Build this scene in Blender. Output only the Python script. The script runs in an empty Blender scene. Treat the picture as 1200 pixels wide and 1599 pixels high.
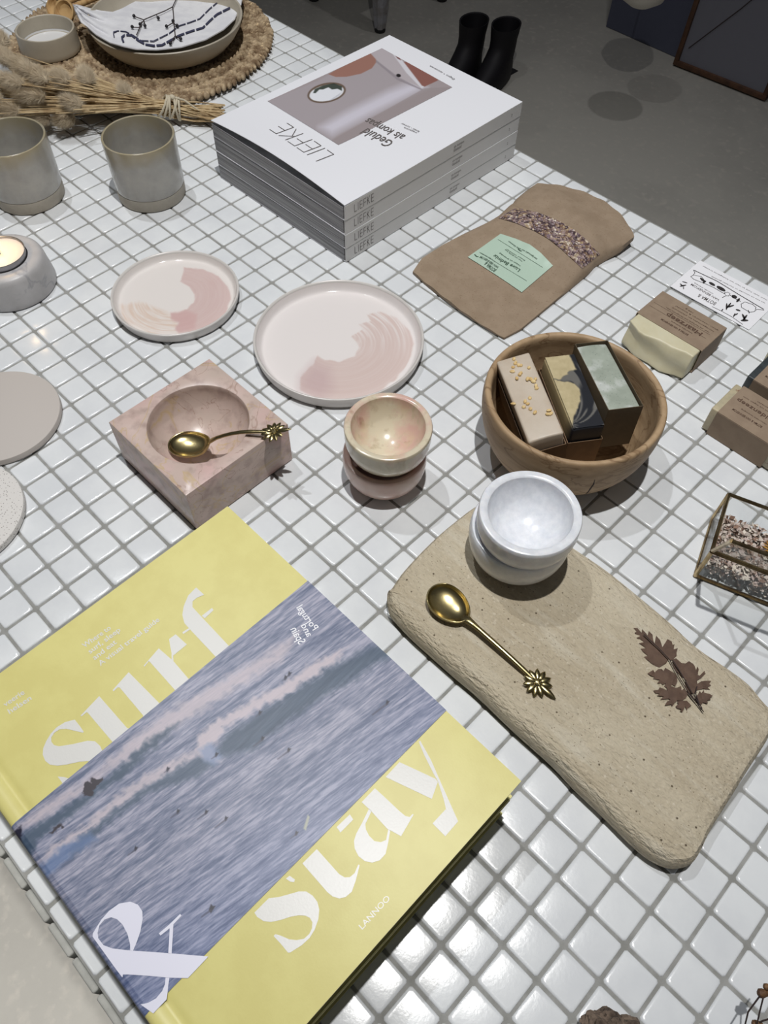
import bpy, bmesh, math, random
import numpy as np
from mathutils import Vector, Matrix
PI = math.pi
C = bpy.context.scene.collection
random.seed(7); rng = np.random.default_rng(7)

# ------------------------------------------------------------------ camera
S = 0.025                                   # one mosaic tile pitch
F = 1229.7; CX, CY = 600.0, 799.5
CAM = np.array([-0.04688371, -0.13663095, 0.51127577])
R = np.array([[0.7073569994695436, 0.7066557752210479, 0.016843118719048228],
              [0.5931363055532379, -0.5804264554276596, -0.557937678306761],
              [-0.38449369089245145, 0.40465138722908495, -0.8297119117365237]])
cam = bpy.data.objects.new('camera', bpy.data.cameras.new('camera')); C.objects.link(cam)
cam.data.sensor_fit = 'VERTICAL'; cam.data.sensor_height = 36.0; cam.data.sensor_width = 27.0
cam.data.lens = F * 36.0 / 1599.0
cam.data.clip_start = 0.01
m = Matrix.Identity(4)
for i in range(3):
    m[i][0] = R[0][i]; m[i][1] = -R[1][i]; m[i][2] = -R[2][i]; m[i][3] = CAM[i]
cam.matrix_world = m
bpy.context.scene.camera = cam

# ------------------------------------------------------------------ light
sc = bpy.context.scene
sc.view_settings.view_transform = 'Standard'; sc.view_settings.look = 'None'
sc.view_settings.gamma = 1.0; sc.view_settings.exposure = 0.0
sc.view_settings.use_curve_mapping = False
w = bpy.data.worlds.new('room_air'); sc.world = w; w.use_nodes = True
w.node_tree.nodes['Background'].inputs[0].default_value = (0.93, 0.95, 1.0, 1)
w.node_tree.nodes['Background'].inputs[1].default_value = 0.058

def spot(name, loc, target, power, size, blend=0.6, radius=0.02, col=(1, 0.975, 0.94)):
    l = bpy.data.lights.new(name, 'SPOT'); l.energy = power; l.spot_size = math.radians(size)
    l.spot_blend = blend; l.shadow_soft_size = radius; l.color = col
    o = bpy.data.objects.new(name, l); C.objects.link(o); o.location = loc
    d = Vector(target) - Vector(loc); o.rotation_euler = d.to_track_quat('-Z', 'Y').to_euler()
    return o
spot('ceiling_spot_main', (-0.20, 0.12, 1.80), (-0.58, 0.34, 0), 91, 92, 1.0, 0.016, (1, 0.985, 0.965))
spot('ceiling_spot_second', (-1.45, 0.28, 2.9), (-0.45, 0.25, 0), 86, 75, 0.8, 0.022, (0.95, 0.97, 1.0))
spot('ceiling_spot_floor', (-1.2, 1.95, 2.1), (-1.15, 1.75, -.75), 27, 62, 0.9, 0.03, (0.96, 0.96, 1.0))
spot('added_aisle_spot', (-0.6, -1.1, 1.9), (-0.42, -0.62, -.75), 235, 34, 0.9, 0.03, (1, 0.98, 0.95))  # added lamp, only brightens the floor strip beside the table

# ------------------------------------------------------------------ helpers
def at(u, v, z=0.0):
    d = R.T @ np.array([(u - CX) / F, (v - CY) / F, 1.0]); s = (z - CAM[2]) / d[2]
    return CAM + s * d
def at2(u, v, z=0.0):
    p = at(u, v, z); return (float(p[0]), float(p[1]))
def to_px(P):
    Y = (np.asarray(P) - CAM) @ R.T
    return Y[:, :2] / Y[:, 2:] * F + [CX, CY]
def cr(pts, ox, oy, s):
    return [(ox + a / s, oy + b / s) for a, b in pts]
def lin(c):
    c = np.asarray(c, float) / 255.0
    return np.where(c <= 0.04045, c / 12.92, ((c + 0.055) / 1.055) ** 2.4)
def lc(*c): return tuple(float(x) for x in lin(c)) + (1.0,)

def tag(o, label=None, cat=None, group=None, kind=None):
    if label: o['label'] = label
    if cat: o['category'] = cat
    if group: o['group'] = group
    if kind: o['kind'] = kind
    return o
def thing(name, label, cat, loc=(0, 0, 0), rz=0.0, group=None):
    o = bpy.data.objects.new(name, None); C.objects.link(o); o.empty_display_size = 0.02
    o.location = loc; o.rotation_euler = (0, 0, rz)
    return tag(o, label, cat, group)
def obj(name, bm, mats, parent=None, smooth=True, angle=38, recalc=True, loc=None, rot=None):
    me = bpy.data.meshes.new(name)
    if recalc: bmesh.ops.recalc_face_normals(bm, faces=bm.faces[:])
    bm.to_mesh(me); bm.free()
    if not isinstance(mats, (list, tuple)): mats = [mats]
    for mm in mats: me.materials.append(mm)
    if smooth and len(me.polygons):
        me.polygons.foreach_set('use_smooth', [True] * len(me.polygons))
        me.set_sharp_from_angle(angle=math.radians(angle))
    o = bpy.data.objects.new(name, me); C.objects.link(o)
    if parent is not None:                       # mesh data is written in world space unless loc given
        o.parent = parent
        if loc is None:
            mw = Matrix.Translation(parent.location) @ parent.rotation_euler.to_matrix().to_4x4()
            if parent.parent is not None and parent.type == 'MESH': pass
            o.matrix_parent_inverse = world_of(parent).inverted()
    if loc is not None: o.location = loc
    if rot is not None: o.rotation_euler = rot
    return o
def world_of(o):
    mw = Matrix.LocRotScale(o.location, o.rotation_euler, o.scale)
    if o.parent is not None: return world_of(o.parent) @ o.matrix_parent_inverse @ mw
    return mw

def NB(): return bmesh.new()
def add_faces(bm, verts, faces, mi=0):
    vs = [bm.verts.new(v) for v in verts]
    out = []
    for f in faces:
        try:
            ff = bm.faces.new([vs[i] for i in f]); ff.material_index = mi; out.append(ff)
        except ValueError: pass
    return vs, out
def box(bm, c, size, M=None, bevel=0.0, seg=2, mi=0):
    b = bmesh.new(); bmesh.ops.create_cube(b, size=1.0)
    for v in b.verts: v.co = Vector((v.co.x * size[0], v.co.y * size[1], v.co.z * size[2]))
    if bevel > 0: bmesh.ops.bevel(b, geom=b.edges[:] + b.verts[:], offset=bevel, segments=seg, affect='EDGES', profile=0.5)
    T = Matrix.Translation(Vector(c)) @ (M.to_4x4() if M is not None else Matrix.Identity(4))
    merge(bm, b, T, mi)
def merge(bm, b, T=None, mi=0):
    b.verts.index_update(); vm = []
    for v in b.verts: vm.append(bm.verts.new(T @ v.co if T is not None else v.co))
    for f in b.faces:
        try:
            nf = bm.faces.new([vm[v.index] for v in f.verts]); nf.material_index = f.material_index + mi
        except ValueError: pass
    b.free()
def lathe(bm, prof, c=(0, 0, 0), n=72, mi=0, wob=None):
    rings = []
    for k, (r, z) in enumerate(prof):
        if r < 1e-6: rings.append([bm.verts.new((c[0], c[1], c[2] + z))])
        else:
            ring = []
            for i in range(n):
                a = 2 * PI * i / n; rr = r * (1 + (wob(a, z) if wob else 0))
                ring.append(bm.verts.new((c[0] + rr * math.cos(a), c[1] + rr * math.sin(a), c[2] + z)))
            rings.append(ring)
    for A, B in zip(rings, rings[1:]):
        for i in range(n):
            j = (i + 1) % n
            if len(A) == 1 and len(B) == 1: continue
            if len(A) == 1: f = bm.faces.new([A[0], B[i], B[j]])
            elif len(B) == 1: f = bm.faces.new([A[i], A[j], B[0]])
            else: f = bm.faces.new([A[i], A[j], B[j], B[i]])
            f.material_index = mi
def tube(bm, pts, rad, n=8, mi=0, cap=True):
    pts = [Vector(p) for p in pts]
    if not isinstance(rad, (list, tuple)): rad = [rad] * len(pts)
    rings = []; up = Vector((0, 0, 1))
    for i, p in enumerate(pts):
        t = (pts[min(i + 1, len(pts) - 1)] - pts[max(i - 1, 0)]).normalized()
        x = t.cross(up)
        if x.length < 1e-3: x = t.cross(Vector((1, 0, 0)))
        x.normalize(); y = t.cross(x).normalized()
        rings.append([bm.verts.new(p + (x * math.cos(2 * PI * k / n) + y * math.sin(2 * PI * k / n)) * rad[i]) for k in range(n)])
    for A, B in zip(rings, rings[1:]):
        for k in range(n):
            f = bm.faces.new([A[k], A[(k + 1) % n], B[(k + 1) % n], B[k]]); f.material_index = mi
    if cap:
        for q in (rings[0], rings[-1][::-1]):
            f = bm.faces.new(q); f.material_index = mi
def ellipsoid(bm, c, rx, ry, rz, M=None, nu=16, nv=10, mi=0, disp=None):
    rows = []
    for j in range(nv + 1):
        ph = PI * j / nv
        if j in (0, nv): rows.append([Vector((0, 0, math.cos(ph)))]); continue
        rows.append([Vector((math.sin(ph) * math.cos(2 * PI * i / nu), math.sin(ph) * math.sin(2 * PI * i / nu), math.cos(ph))) for i in range(nu)])
    def tr(v):
        k = 1 + (disp(v) if disp else 0)
        q = Vector((v.x * rx * k, v.y * ry * k, v.z * rz * k))
        if M is not None: q = M @ q
        return bm.verts.new(q + Vector(c))
    rr = [[tr(v) for v in r] for r in rows]
    for A, B in zip(rr, rr[1:]):
        for i in range(nu):
            j = (i + 1) % nu
            if len(A) == 1: f = bm.faces.new([A[0], B[i], B[j]])
            elif len(B) == 1: f = bm.faces.new([A[j], A[i], B[0]])
            else: f = bm.faces.new([A[i], B[i], B[j], A[j]])
            f.material_index = mi
def poly_flat(bm, pts3, mi=0):
    vs = [bm.verts.new(p) for p in pts3]
    es = []
    for i in range(len(vs)): es.append(bm.edges.new((vs[i], vs[(i + 1) % len(vs)])))
    g = bmesh.ops.triangle_fill(bm, use_beauty=True, use_dissolve=False, edges=es, normal=(0, 0, 1))
    for e in g['geom']:
        if isinstance(e, bmesh.types.BMFace):
            e.material_index = mi
            if e.normal.z < 0: e.normal_flip()
def ribbon(bm, pts, wd, z=None, mi=0):
    P = [Vector(p) for p in pts]
    L, Rr = [], []
    for i, p in enumerate(P):
        t = (P[min(i + 1, len(P) - 1)] - P[max(i - 1, 0)]); n = Vector((-t.y, t.x, 0))
        n = n.normalized() * wd / 2 if n.length > 1e-9 else Vector((wd / 2, 0, 0))
        L.append(bm.verts.new(p + n)); Rr.append(bm.verts.new(p - n))
    for i in range(len(P) - 1):
        f = bm.faces.new([Rr[i], Rr[i + 1], L[i + 1], L[i]]); f.material_index = mi
_tc = {}
def text_bm(s, size=1.0, bold=0.0):
    cu = bpy.data.curves.new('t', 'FONT'); cu.body = s; cu.size = size; cu.offset = bold; cu.resolution_u = 3
    o = bpy.data.objects.new('t', cu)
    me = bpy.data.meshes.new_from_object(o)
    b = bmesh.new(); b.from_mesh(me)
    bpy.data.objects.remove(o); bpy.data.curves.remove(cu); bpy.data.meshes.remove(me)
    return b
def put_text(bm, s, origin, xdir, ydir, height=None, width=None, bold=0.0, mi=0, fn=None, align='L'):
    """letters lie on a surface: origin = start of baseline, height = cap height, width squeezes the line"""
    b = text_bm(s, 1.0, bold)
    if not b.verts: b.free(); return
    xs = [v.co.x for v in b.verts]; ys = [v.co.y for v in b.verts]
    capb = text_bm('H', 1.0); ch = max(v.co.y for v in capb.verts); capb.free()
    ky = height / ch; kx = ky if width is None else width / max(1e-6, max(xs) - min(xs))
    x0 = min(xs)
    X, Y = Vector(xdir).normalized(), Vector(ydir).normalized()
    sh = 0 if align == 'L' else -(max(xs) - min(xs)) * kx / 2
    for v in b.verts:
        p = Vector(origin) + X * ((v.co.x - x0) * kx + sh) + Y * (v.co.y * ky)
        if fn: p.z = fn(p.x, p.y)
        v.co = p
    merge(bm, b, None, mi)

# value noise in numpy for painted artwork
_T = rng.random((256, 256))
def vn(x, y):
    xi = np.floor(x).astype(int); yi = np.floor(y).astype(int); fx = x - xi; fy = y - yi
    fx = fx * fx * (3 - 2 * fx); fy = fy * fy * (3 - 2 * fy)
    a = _T[xi % 256, yi % 256]; b = _T[(xi + 1) % 256, yi % 256]; c = _T[xi % 256, (yi + 1) % 256]; d = _T[(xi + 1) % 256, (yi + 1) % 256]
    return (a * (1 - fx) + b * fx) * (1 - fy) + (c * (1 - fx) + d * fx) * fy
def fbm(x, y, o=4):
    s = 0; a = .5
    for k in range(o): s = s + a * vn(x * 2 ** k + 17 * k, y * 2 ** k + 31 * k); a *= .5
    return s / (1 - .5 ** o)
def sdf(P, poly):
    poly = np.array(poly, float); n = len(poly); d = np.full(len(P), 1e18); ins = np.zeros(len(P), bool)
    for i in range(n):
        a = poly[i]; b = poly[(i + 1) % n]; e = b - a; q = P - a
        t = np.clip((q @ e) / max(e @ e, 1e-9), 0, 1); dd = q - t[:, None] * e; d = np.minimum(d, (dd ** 2).sum(1))
        c1 = (a[1] > P[:, 1]) != (b[1] > P[:, 1])
        den = (b[1] - a[1]) if abs(b[1] - a[1]) > 1e-9 else 1e-9
        ins ^= c1 & (P[:, 0] < (b[0] - a[0]) * (P[:, 1] - a[1]) / den + a[0])
    d = np.sqrt(d); return np.where(ins, d, -d)
def mask(P, poly, w=1.0): return np.clip(sdf(P, poly) / (2 * w) + .5, 0, 1)
def mix(A, B, m):
    return A * (1 - m[:, None]) + np.asarray(B, float) * m[:, None]
def paint(o, fn):
    """paint artwork colours (sRGB 0-255 from fn(world xyz)) on the vertices of o"""
    me = o.data; n = len(me.vertices); co = np.empty(n * 3); me.vertices.foreach_get('co', co); co = co.reshape(-1, 3)
    col = lin(np.clip(fn(co), 0, 255)); col = np.hstack([col, np.ones((n, 1))])
    a = me.color_attributes.new('Col', 'FLOAT_COLOR', 'POINT'); a.data.foreach_set('color', col.ravel())

# ------------------------------------------------------------------ materials
def mat(name, col, rough=.5, metal=0.0, spec=.5, col2=None, nscale=30, ndetail=6, lo=.4, hi=.6, stretch=(1, 1, 1),
        bump=0.0, bscale=200, bdist=.001, sss=0.0, sssr=(.01, .006, .004), coat=0.0, attr=False, extra=None, bstretch=None, trans=0.0, rot=0.0, rnoise=0):
    M = bpy.data.materials.new(name); M.use_nodes = True; nt = M.node_tree; N = nt.nodes; L = nt.links
    b = N['Principled BSDF']; b.inputs['Roughness'].default_value = rough; b.inputs['Metallic'].default_value = metal
    b.inputs['Specular IOR Level'].default_value = spec; b.inputs['Base Color'].default_value = col
    if coat: b.inputs['Coat Weight'].default_value = coat; b.inputs['Coat Roughness'].default_value = .06
    if sss:
        b.inputs['Subsurface Weight'].default_value = sss; b.inputs['Subsurface Radius'].default_value = (1, .7, .5); b.inputs['Subsurface Scale'].default_value = sssr[0]
    tc = N.new('ShaderNodeTexCoord')
    def mapping(st, rz=0.0):
        mp = N.new('ShaderNodeMapping'); mp.inputs['Scale'].default_value = st; mp.inputs['Rotation'].default_value = (0, 0, rz)
        L.new(tc.outputs['Object'], mp.inputs[0]); return mp
    cur = None
    if attr:
        a = N.new('ShaderNodeAttribute'); a.attribute_name = 'Col'; cur = a.outputs['Color']
    if col2 is not None:
        mp = mapping(stretch, rot); no = N.new('ShaderNodeTexNoise'); no.inputs['Scale'].default_value = nscale; no.inputs['Detail'].default_value = ndetail
        no.inputs['Roughness'].default_value = .62
        L.new(mp.outputs[0], no.inputs['Vector'])
        rp = N.new('ShaderNodeValToRGB'); rp.color_ramp.elements[0].position = lo; rp.color_ramp.elements[1].position = hi
        rp.color_ramp.elements[0].color = col; rp.color_ramp.elements[1].color = col2
        L.new(no.outputs['Fac'], rp.inputs[0]); cur = rp.outputs[0]
    for e in (extra or []):                        # (kind, scale, threshold lo, hi, colour, stretch)
        kind, s_, l_, h_, c_, st = e
        mp = mapping(st)
        if kind == 'speck':
            t = N.new('ShaderNodeTexVoronoi'); t.inputs['Scale'].default_value = s_; L.new(mp.outputs[0], t.inputs['Vector']); out = t.outputs['Distance']
        elif kind == 'vein':
            t = N.new('ShaderNodeTexNoise'); t.inputs['Scale'].default_value = s_; t.inputs['Detail'].default_value = 5; t.inputs['Distortion'].default_value = 1.2
            L.new(mp.outputs[0], t.inputs['Vector'])
            mm = N.new('ShaderNodeMath'); mm.operation = 'SUBTRACT'; mm.inputs[1].default_value = .5; L.new(t.outputs['Fac'], mm.inputs[0])
            ab = N.new('ShaderNodeMath'); ab.operation = 'ABSOLUTE'; L.new(mm.outputs[0], ab.inputs[0]); out = ab.outputs[0]
        else:
            t = N.new('ShaderNodeTexNoise'); t.inputs['Scale'].default_value = s_; t.inputs['Detail'].default_value = 4; L.new(mp.outputs[0], t.inputs['Vector']); out = t.outputs['Fac']
        mr = N.new('ShaderNodeMapRange'); mr.inputs['From Min'].default_value = l_; mr.inputs['From Max'].default_value = h_
        L.new(out, mr.inputs['Value'])
        mx = N.new('ShaderNodeMix'); mx.data_type = 'RGBA'; L.new(mr.outputs[0], mx.inputs['Factor'])
        mx.inputs[6].default_value = cur if False else col
        if cur is not None: L.new(cur, mx.inputs[6])
        mx.inputs[7].default_value = c_
        if kind in ('vein', 'speck'):              # colour where value is LOW
            mx.inputs['Factor'].default_value = 0
            inv = N.new('ShaderNodeMath'); inv.operation = 'SUBTRACT'; inv.inputs[0].default_value = 1; L.new(mr.outputs[0], inv.inputs[1]); L.new(inv.outputs[0], mx.inputs['Factor'])
        cur = mx.outputs[2]
    if cur is not None: L.new(cur, b.inputs['Base Color'])
    if bump:
        mp = mapping(bstretch or (1, 1, 1), rot); no = N.new('ShaderNodeTexNoise'); no.inputs['Scale'].default_value = bscale; no.inputs['Detail'].default_value = 5
        L.new(mp.outputs[0], no.inputs['Vector'])
        bp = N.new('ShaderNodeBump'); bp.inputs['Strength'].default_value = bump; bp.inputs['Distance'].default_value = bdist
        L.new(no.outputs['Fac'], bp.inputs['Height']); L.new(bp.outputs[0], b.inputs['Normal'])
    return M
def glass_mat():
    M = bpy.data.materials.new('clear_glass'); M.use_nodes = True; nt = M.node_tree; N = nt.nodes; L = nt.links
    N.remove(N['Principled BSDF']); out = N['Material Output']
    t = N.new('ShaderNodeBsdfTransparent'); t.inputs[0].default_value = (.985, .992, .99, 1)
    g = N.new('ShaderNodeBsdfGlossy'); g.inputs['Roughness'].default_value = .03
    lw = N.new('ShaderNodeLayerWeight'); lw.inputs[0].default_value = .5
    pw = N.new('ShaderNodeMath'); pw.operation = 'POWER'; pw.inputs[1].default_value = 4.0; L.new(lw.outputs['Facing'], pw.inputs[0])
    fr = N.new('ShaderNodeMath'); fr.operation = 'MULTIPLY_ADD'; fr.inputs[1].default_value = .55; fr.inputs[2].default_value = .035; L.new(pw.outputs[0], fr.inputs[0])
    mx = N.new('ShaderNodeMixShader'); L.new(fr.outputs[0], mx.inputs[0]); L.new(t.outputs[0], mx.inputs[1]); L.new(g.outputs[0], mx.inputs[2])
    L.new(mx.outputs[0], out.inputs[0]); return M
def emit_mat(name, col, st):
    M = bpy.data.materials.new(name); M.use_nodes = True; b = M.node_tree.nodes['Principled BSDF']
    b.inputs['Emission Color'].default_value = col; b.inputs['Emission Strength'].default_value = st; b.inputs['Base Color'].default_value = col
    return M

m_tile = mat('glazed_white_tile', lc(224, 227, 229), rough=.21, spec=.55, col2=lc(216, 219, 222), nscale=18, bump=.10, bscale=420, bdist=.0005)
m_grout = mat('grey_cement_grout', lc(155, 155, 152), rough=.9, spec=.2, col2=lc(138, 138, 134), nscale=60, bump=.5, bscale=900, bdist=.0004)
m_tbody = mat('unglazed_tile_edge', lc(182, 182, 176), rough=.8, spec=.2, col2=lc(168, 168, 162), nscale=90)
m_base = mat('table_body_paint', lc(150, 148, 142), rough=.8)
m_floor = mat('polished_concrete_floor', lc(150, 147, 140), rough=.55, spec=.35, col2=lc(162, 159, 151), nscale=2.2, bump=.25, bscale=60, bdist=.002,
              extra=[('noise', 55, .55, .75, lc(170, 165, 156), (1, 1, 1))])
m_wall = mat('blue_grey_wall_paint', lc(92, 96, 118), rough=.8, col2=lc(98, 102, 122), nscale=3)
m_brass = mat('polished_brass', (.46, .38, .19, 1), rough=.26, metal=1, bump=.15, bscale=400, bdist=.0003)
m_brassd = mat('aged_brass_frame', (.50, .38, .20, 1), rough=.25, metal=1, col2=(.30, .21, .11, 1), nscale=120)
m_pinkm = mat('pink_marble', lc(202, 180, 171), rough=.30, spec=.5, col2=lc(190, 173, 162), nscale=28, lo=.35, hi=.7, bump=.03,
              extra=[('noise', 22, .50, .72, lc(208, 174, 170), (1, 1, 1)), ('vein', 13, .0, .012, lc(196, 172, 138), (1, 1, 1.4)), ('noise', 90, .50, .78, lc(164, 142, 134), (1, 1, 1)), ('vein', 17, .0, .006, lc(168, 142, 130), (1, 1, 1.2))])
m_onyx = mat('cream_pink_onyx', lc(212, 202, 178), rough=.2, spec=.5, col2=lc(208, 172, 160), nscale=15, lo=.44, hi=.56, sss=.15, sssr=(.004,), coat=.3,
             extra=[('noise', 38, .66, .74, lc(150, 92, 80), (1, 1, .5)), ('noise', 150, .55, .75, lc(190, 176, 150), (1, 1, .6)), ('noise', 34, .55, .75, lc(212, 196, 160), (1, 1, 1))])
m_onyx2 = mat('rose_onyx', lc(206, 172, 160), rough=.25, col2=lc(212, 188, 176), nscale=30, sss=.1, sssr=(.004,), coat=.2)
m_wmarb = mat('white_crystal_marble', lc(230, 232, 236), rough=.22, col2=lc(214, 217, 223), nscale=160, ndetail=8, lo=.35, hi=.65, sss=.2, sssr=(.006,), bump=.06, bscale=400, bdist=.0004)
m_wood = mat('turned_teak_wood', lc(178, 152, 120), rough=.55, spec=.3, col2=lc(152, 126, 96), nscale=24, stretch=(1, 3.2, 6), lo=.35, hi=.68, bump=.1, bscale=90, bstretch=(1, 3, 8), bdist=.0006,
             extra=[('vein', 9, .0, .02, lc(132, 106, 78), (1, 2.2, 5))])
m_board = mat('beige_cast_travertine', lc(202, 191, 168), rough=.85, spec=.25, col2=lc(186, 173, 149), nscale=9, lo=.35, hi=.65, stretch=(1, 3, 1), bump=1.0, bscale=380, bdist=.0030, bstretch=(.55, 1.3, 1),
              extra=[('noise', 60, .52, .72, lc(205, 196, 176), (.35, 2.2, 1)), ('speck', 110, .05, .10, lc(96, 84, 68), (1, 1, 1)), ('speck', 330, .07, .15, lc(128, 114, 94), (1, 1, 1)), ('noise', 420, .60, .75, lc(214, 204, 184), (1, 1, 1))])
m_leaf = mat('pressed_brown_leaf', lc(98, 77, 63), rough=.8, col2=lc(84, 64, 52), nscale=150)
m_kraft = mat('kraft_paper', lc(152, 134, 114), rough=.75, spec=.3, col2=lc(144, 126, 106), nscale=70, bump=.18, bscale=90, bdist=.0012,
              extra=[('noise', 600, .6, .75, lc(128, 106, 84), (1, 1, 1))])
m_kraft2 = mat('kraft_card_sleeve', lc(148, 130, 111), rough=.7, spec=.3, col2=lc(140, 122, 104), nscale=80, bump=.05, bscale=300, bdist=.0005)
m_black = mat('black_print_ink', lc(46, 42, 42), rough=.6)
m_greyink = mat('grey_print_ink', lc(96, 90, 88), rough=.6)
m_brownink = mat('brown_print_ink', lc(84, 60, 46), rough=.7)
m_mint = mat('mint_label_paper', lc(178, 200, 183), rough=.35, spec=.5, bump=.1, bscale=60, bdist=.0006)
m_mintink = mat('green_print_ink', lc(58, 84, 66), rough=.6)
m_mintlt = mat('pale_green_ink', lc(146, 178, 152), rough=.6)
m_white = mat('white_card', lc(238, 238, 242), rough=.5)
m_cover = mat('white_matt_cover', lc(228, 229, 234), rough=.42, spec=.4)
m_spine = mat('white_matt_spine', lc(214, 213, 211), rough=.5, spec=.4)
m_pages = mat('page_edges', lc(176, 176, 178), rough=.9, col2=lc(112, 112, 114), nscale=60, stretch=(.15, .15, 22), lo=.38, hi=.66)
m_yellow = mat('yellow_cloth_cover', lc(219, 211, 136), rough=.42, spec=.4, col2=lc(214, 205, 130), nscale=40, bump=.10, bscale=900, bdist=.0003)
m_silver = mat('pale_foil_lettering', lc(214, 213, 208), rough=.36, spec=.5, bump=.12, bscale=900, bdist=.0003)
m_lilac = mat('pale_lilac_lettering', lc(222, 222, 236), rough=.4)
m_shpages = mat('shaded_page_edges', lc(70, 62, 44), rough=.9, col2=lc(42, 36, 26), nscale=60, stretch=(.15, .15, 22))  # shade between the cover boards is put into this dark page colour
m_photo = mat('printed_sea_photograph', (1, 1, 1, 1), rough=.38, spec=.4, attr=True)
m_art = mat('printed_interior_photograph', (1, 1, 1, 1), rough=.4, spec=.4, attr=True)
m_glaze = mat('painted_plate_glaze', (1, 1, 1, 1), rough=.10, spec=.55, attr=True, bump=.06, bscale=60, bdist=.0008)
m_platerim = mat('grey_white_plate_body', lc(208, 204, 200), rough=.3)
m_greydisc = mat('matt_taupe_ceramic', lc(190, 183, 177), rough=.6, spec=.4)
m_speckle = mat('speckled_ceramic', lc(216, 213, 209), rough=.7, extra=[('speck', 520, .12, .28, lc(128, 122, 118), (1, 1, 1))], bump=.3, bscale=900, bdist=.0005)
m_stone = mat('white_grey_marble', lc(190, 188, 188), rough=.38, col2=lc(168, 166, 166), nscale=30, lo=.35, hi=.7, extra=[('vein', 16, 0, .02, lc(158, 157, 160), (1, 1, 1))])
m_tin = mat('thin_aluminium_cup', (.42, .42, .44, 1), rough=.35, metal=1)
m_wax = mat('warm_candle_wax', lc(250, 226, 208), rough=.4, sss=.6, sssr=(.02,))
m_wick = mat('burnt_wick', lc(24, 20, 18), rough=.9)
m_flame = emit_mat('candle_flame', (1.0, .80, .50, 1), 6)
m_jute = mat('braided_jute', lc(186, 166, 136), rough=.8, spec=.3, col2=lc(118, 96, 72), nscale=75, lo=.36, hi=.62, bump=.6, bscale=700, bdist=.0006,
             extra=[('noise', 260, .6, .75, lc(222, 196, 156), (1, 1, 1))])
m_dish = mat('stoneware_grey_beige', lc(178, 170, 154), rough=.45, col2=lc(170, 162, 146), nscale=40)
m_cupb = mat('stoneware_bare_clay', lc(178, 172, 160), rough=.7, col2=lc(168, 161, 148), nscale=80)
m_linen = mat('white_linen', lc(222, 222, 224), rough=.9, spec=.2, bump=.3, bscale=900, bdist=.0004, col2=lc(210, 210, 214), nscale=50)
m_navy = mat('navy_stitching', lc(52, 54, 78), rough=.9)
m_twig = mat('dark_twig', lc(52, 40, 38), rough=.8)
m_berry = mat('dark_dried_berry', lc(22, 18, 24), rough=.45)
m_straw = mat('dry_straw_stalks', lc(206, 184, 144), rough=.8, col2=lc(164, 138, 100), nscale=80, stretch=(1, 1, 1))
m_bunny = mat('fluffy_seed_head', lc(206, 192, 168), rough=.95, spec=.1, col2=lc(190, 174, 148), nscale=60)
m_twine = mat('pale_hemp_twine', lc(196, 186, 164), rough=.9, bump=.5, bscale=900, bdist=.0005)
m_lwood = mat('light_olive_wood', lc(196, 162, 112), rough=.55, col2=lc(166, 128, 82), nscale=40, stretch=(1, 4, 1))
m_bark = mat('rough_bark', lc(124, 108, 94), rough=.95, col2=lc(72, 60, 52), nscale=120, lo=.38, hi=.62, bump=1.0, bscale=220, bdist=.003)
m_pod = mat('dry_seed_pod', lc(122, 90, 56), rough=.7, col2=lc(78, 52, 34), nscale=200)
m_boot = mat('black_leather', lc(20, 18, 22), rough=.6, spec=.3)
m_frame = mat('walnut_picture_frame', lc(92, 62, 42), rough=.5, col2=lc(70, 46, 32), nscale=30)
m_pict = mat('grey_mounted_sheet', lc(118, 118, 128), rough=.5)
m_stool = mat('worn_white_enamel', lc(150, 150, 156), rough=.5, col2=lc(128, 124, 122), nscale=25, extra=[('noise', 40, .66, .72, lc(88, 64, 52), (1, 1, 1))])
m_shade = mat('pale_ceramic_shade', lc(214, 210, 200), rough=.6)
m_glass = glass_mat()
m_rubber = mat('dark_rubber', lc(30, 30, 32), rough=.8)

def cup_mat():
    M = mat('reactive_grey_glaze', lc(176, 173, 166), rough=.2, spec=.55, col2=lc(160, 158, 153), nscale=45, lo=.35, hi=.65, coat=.3)
    nt = M.node_tree; N = nt.nodes; L = nt.links; b = N['Principled BSDF']
    src = b.inputs['Base Color'].links[0].from_socket
    tc = N.new('ShaderNodeTexCoord'); sp = N.new('ShaderNodeSeparateXYZ'); L.new(tc.outputs['Object'], sp.inputs[0])
    no = N.new('ShaderNodeTexNoise'); no.inputs['Scale'].default_value = 38; L.new(tc.outputs['Object'], no.inputs['Vector'])
    ma = N.new('ShaderNodeMath'); ma.operation = 'MULTIPLY_ADD'; ma.inputs[1].default_value = .036; L.new(no.outputs['Fac'], ma.inputs[0]); L.new(sp.outputs['Z'], ma.inputs[2])
    mr = N.new('ShaderNodeMapRange'); mr.inputs['From Min'].default_value = .064; mr.inputs['From Max'].default_value = .084; L.new(ma.outputs[0], mr.inputs['Value'])
    mx = N.new('ShaderNodeMix'); mx.data_type = 'RGBA'; L.new(mr.outputs[0], mx.inputs['Factor']); L.new(src, mx.inputs[6]); mx.inputs[7].default_value = lc(160, 150, 124)
    L.new(mx.outputs[2], b.inputs['Base Color']); return M
m_cup = cup_mat()

# ------------------------------------------------------------------ setting: floor, wall
def struct(name, bm, mt):
    o = obj(name, bm, mt); o['kind'] = 'structure'; return o
FZ = -0.75
bm = NB(); add_faces(bm, [(-6, -3, FZ), (3, -3, FZ), (3, 6, FZ), (-6, 6, FZ)], [(0, 1, 2, 3)]); struct('floor', bm, m_floor)
bm = NB(); box(bm, (0.26, 2.46, FZ + 1.25), (3.5, .18, 2.5), Matrix.Rotation(math.radians(-.4), 3, 'Z'), bevel=.004); struct('wall_back', bm, m_wall)

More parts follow.
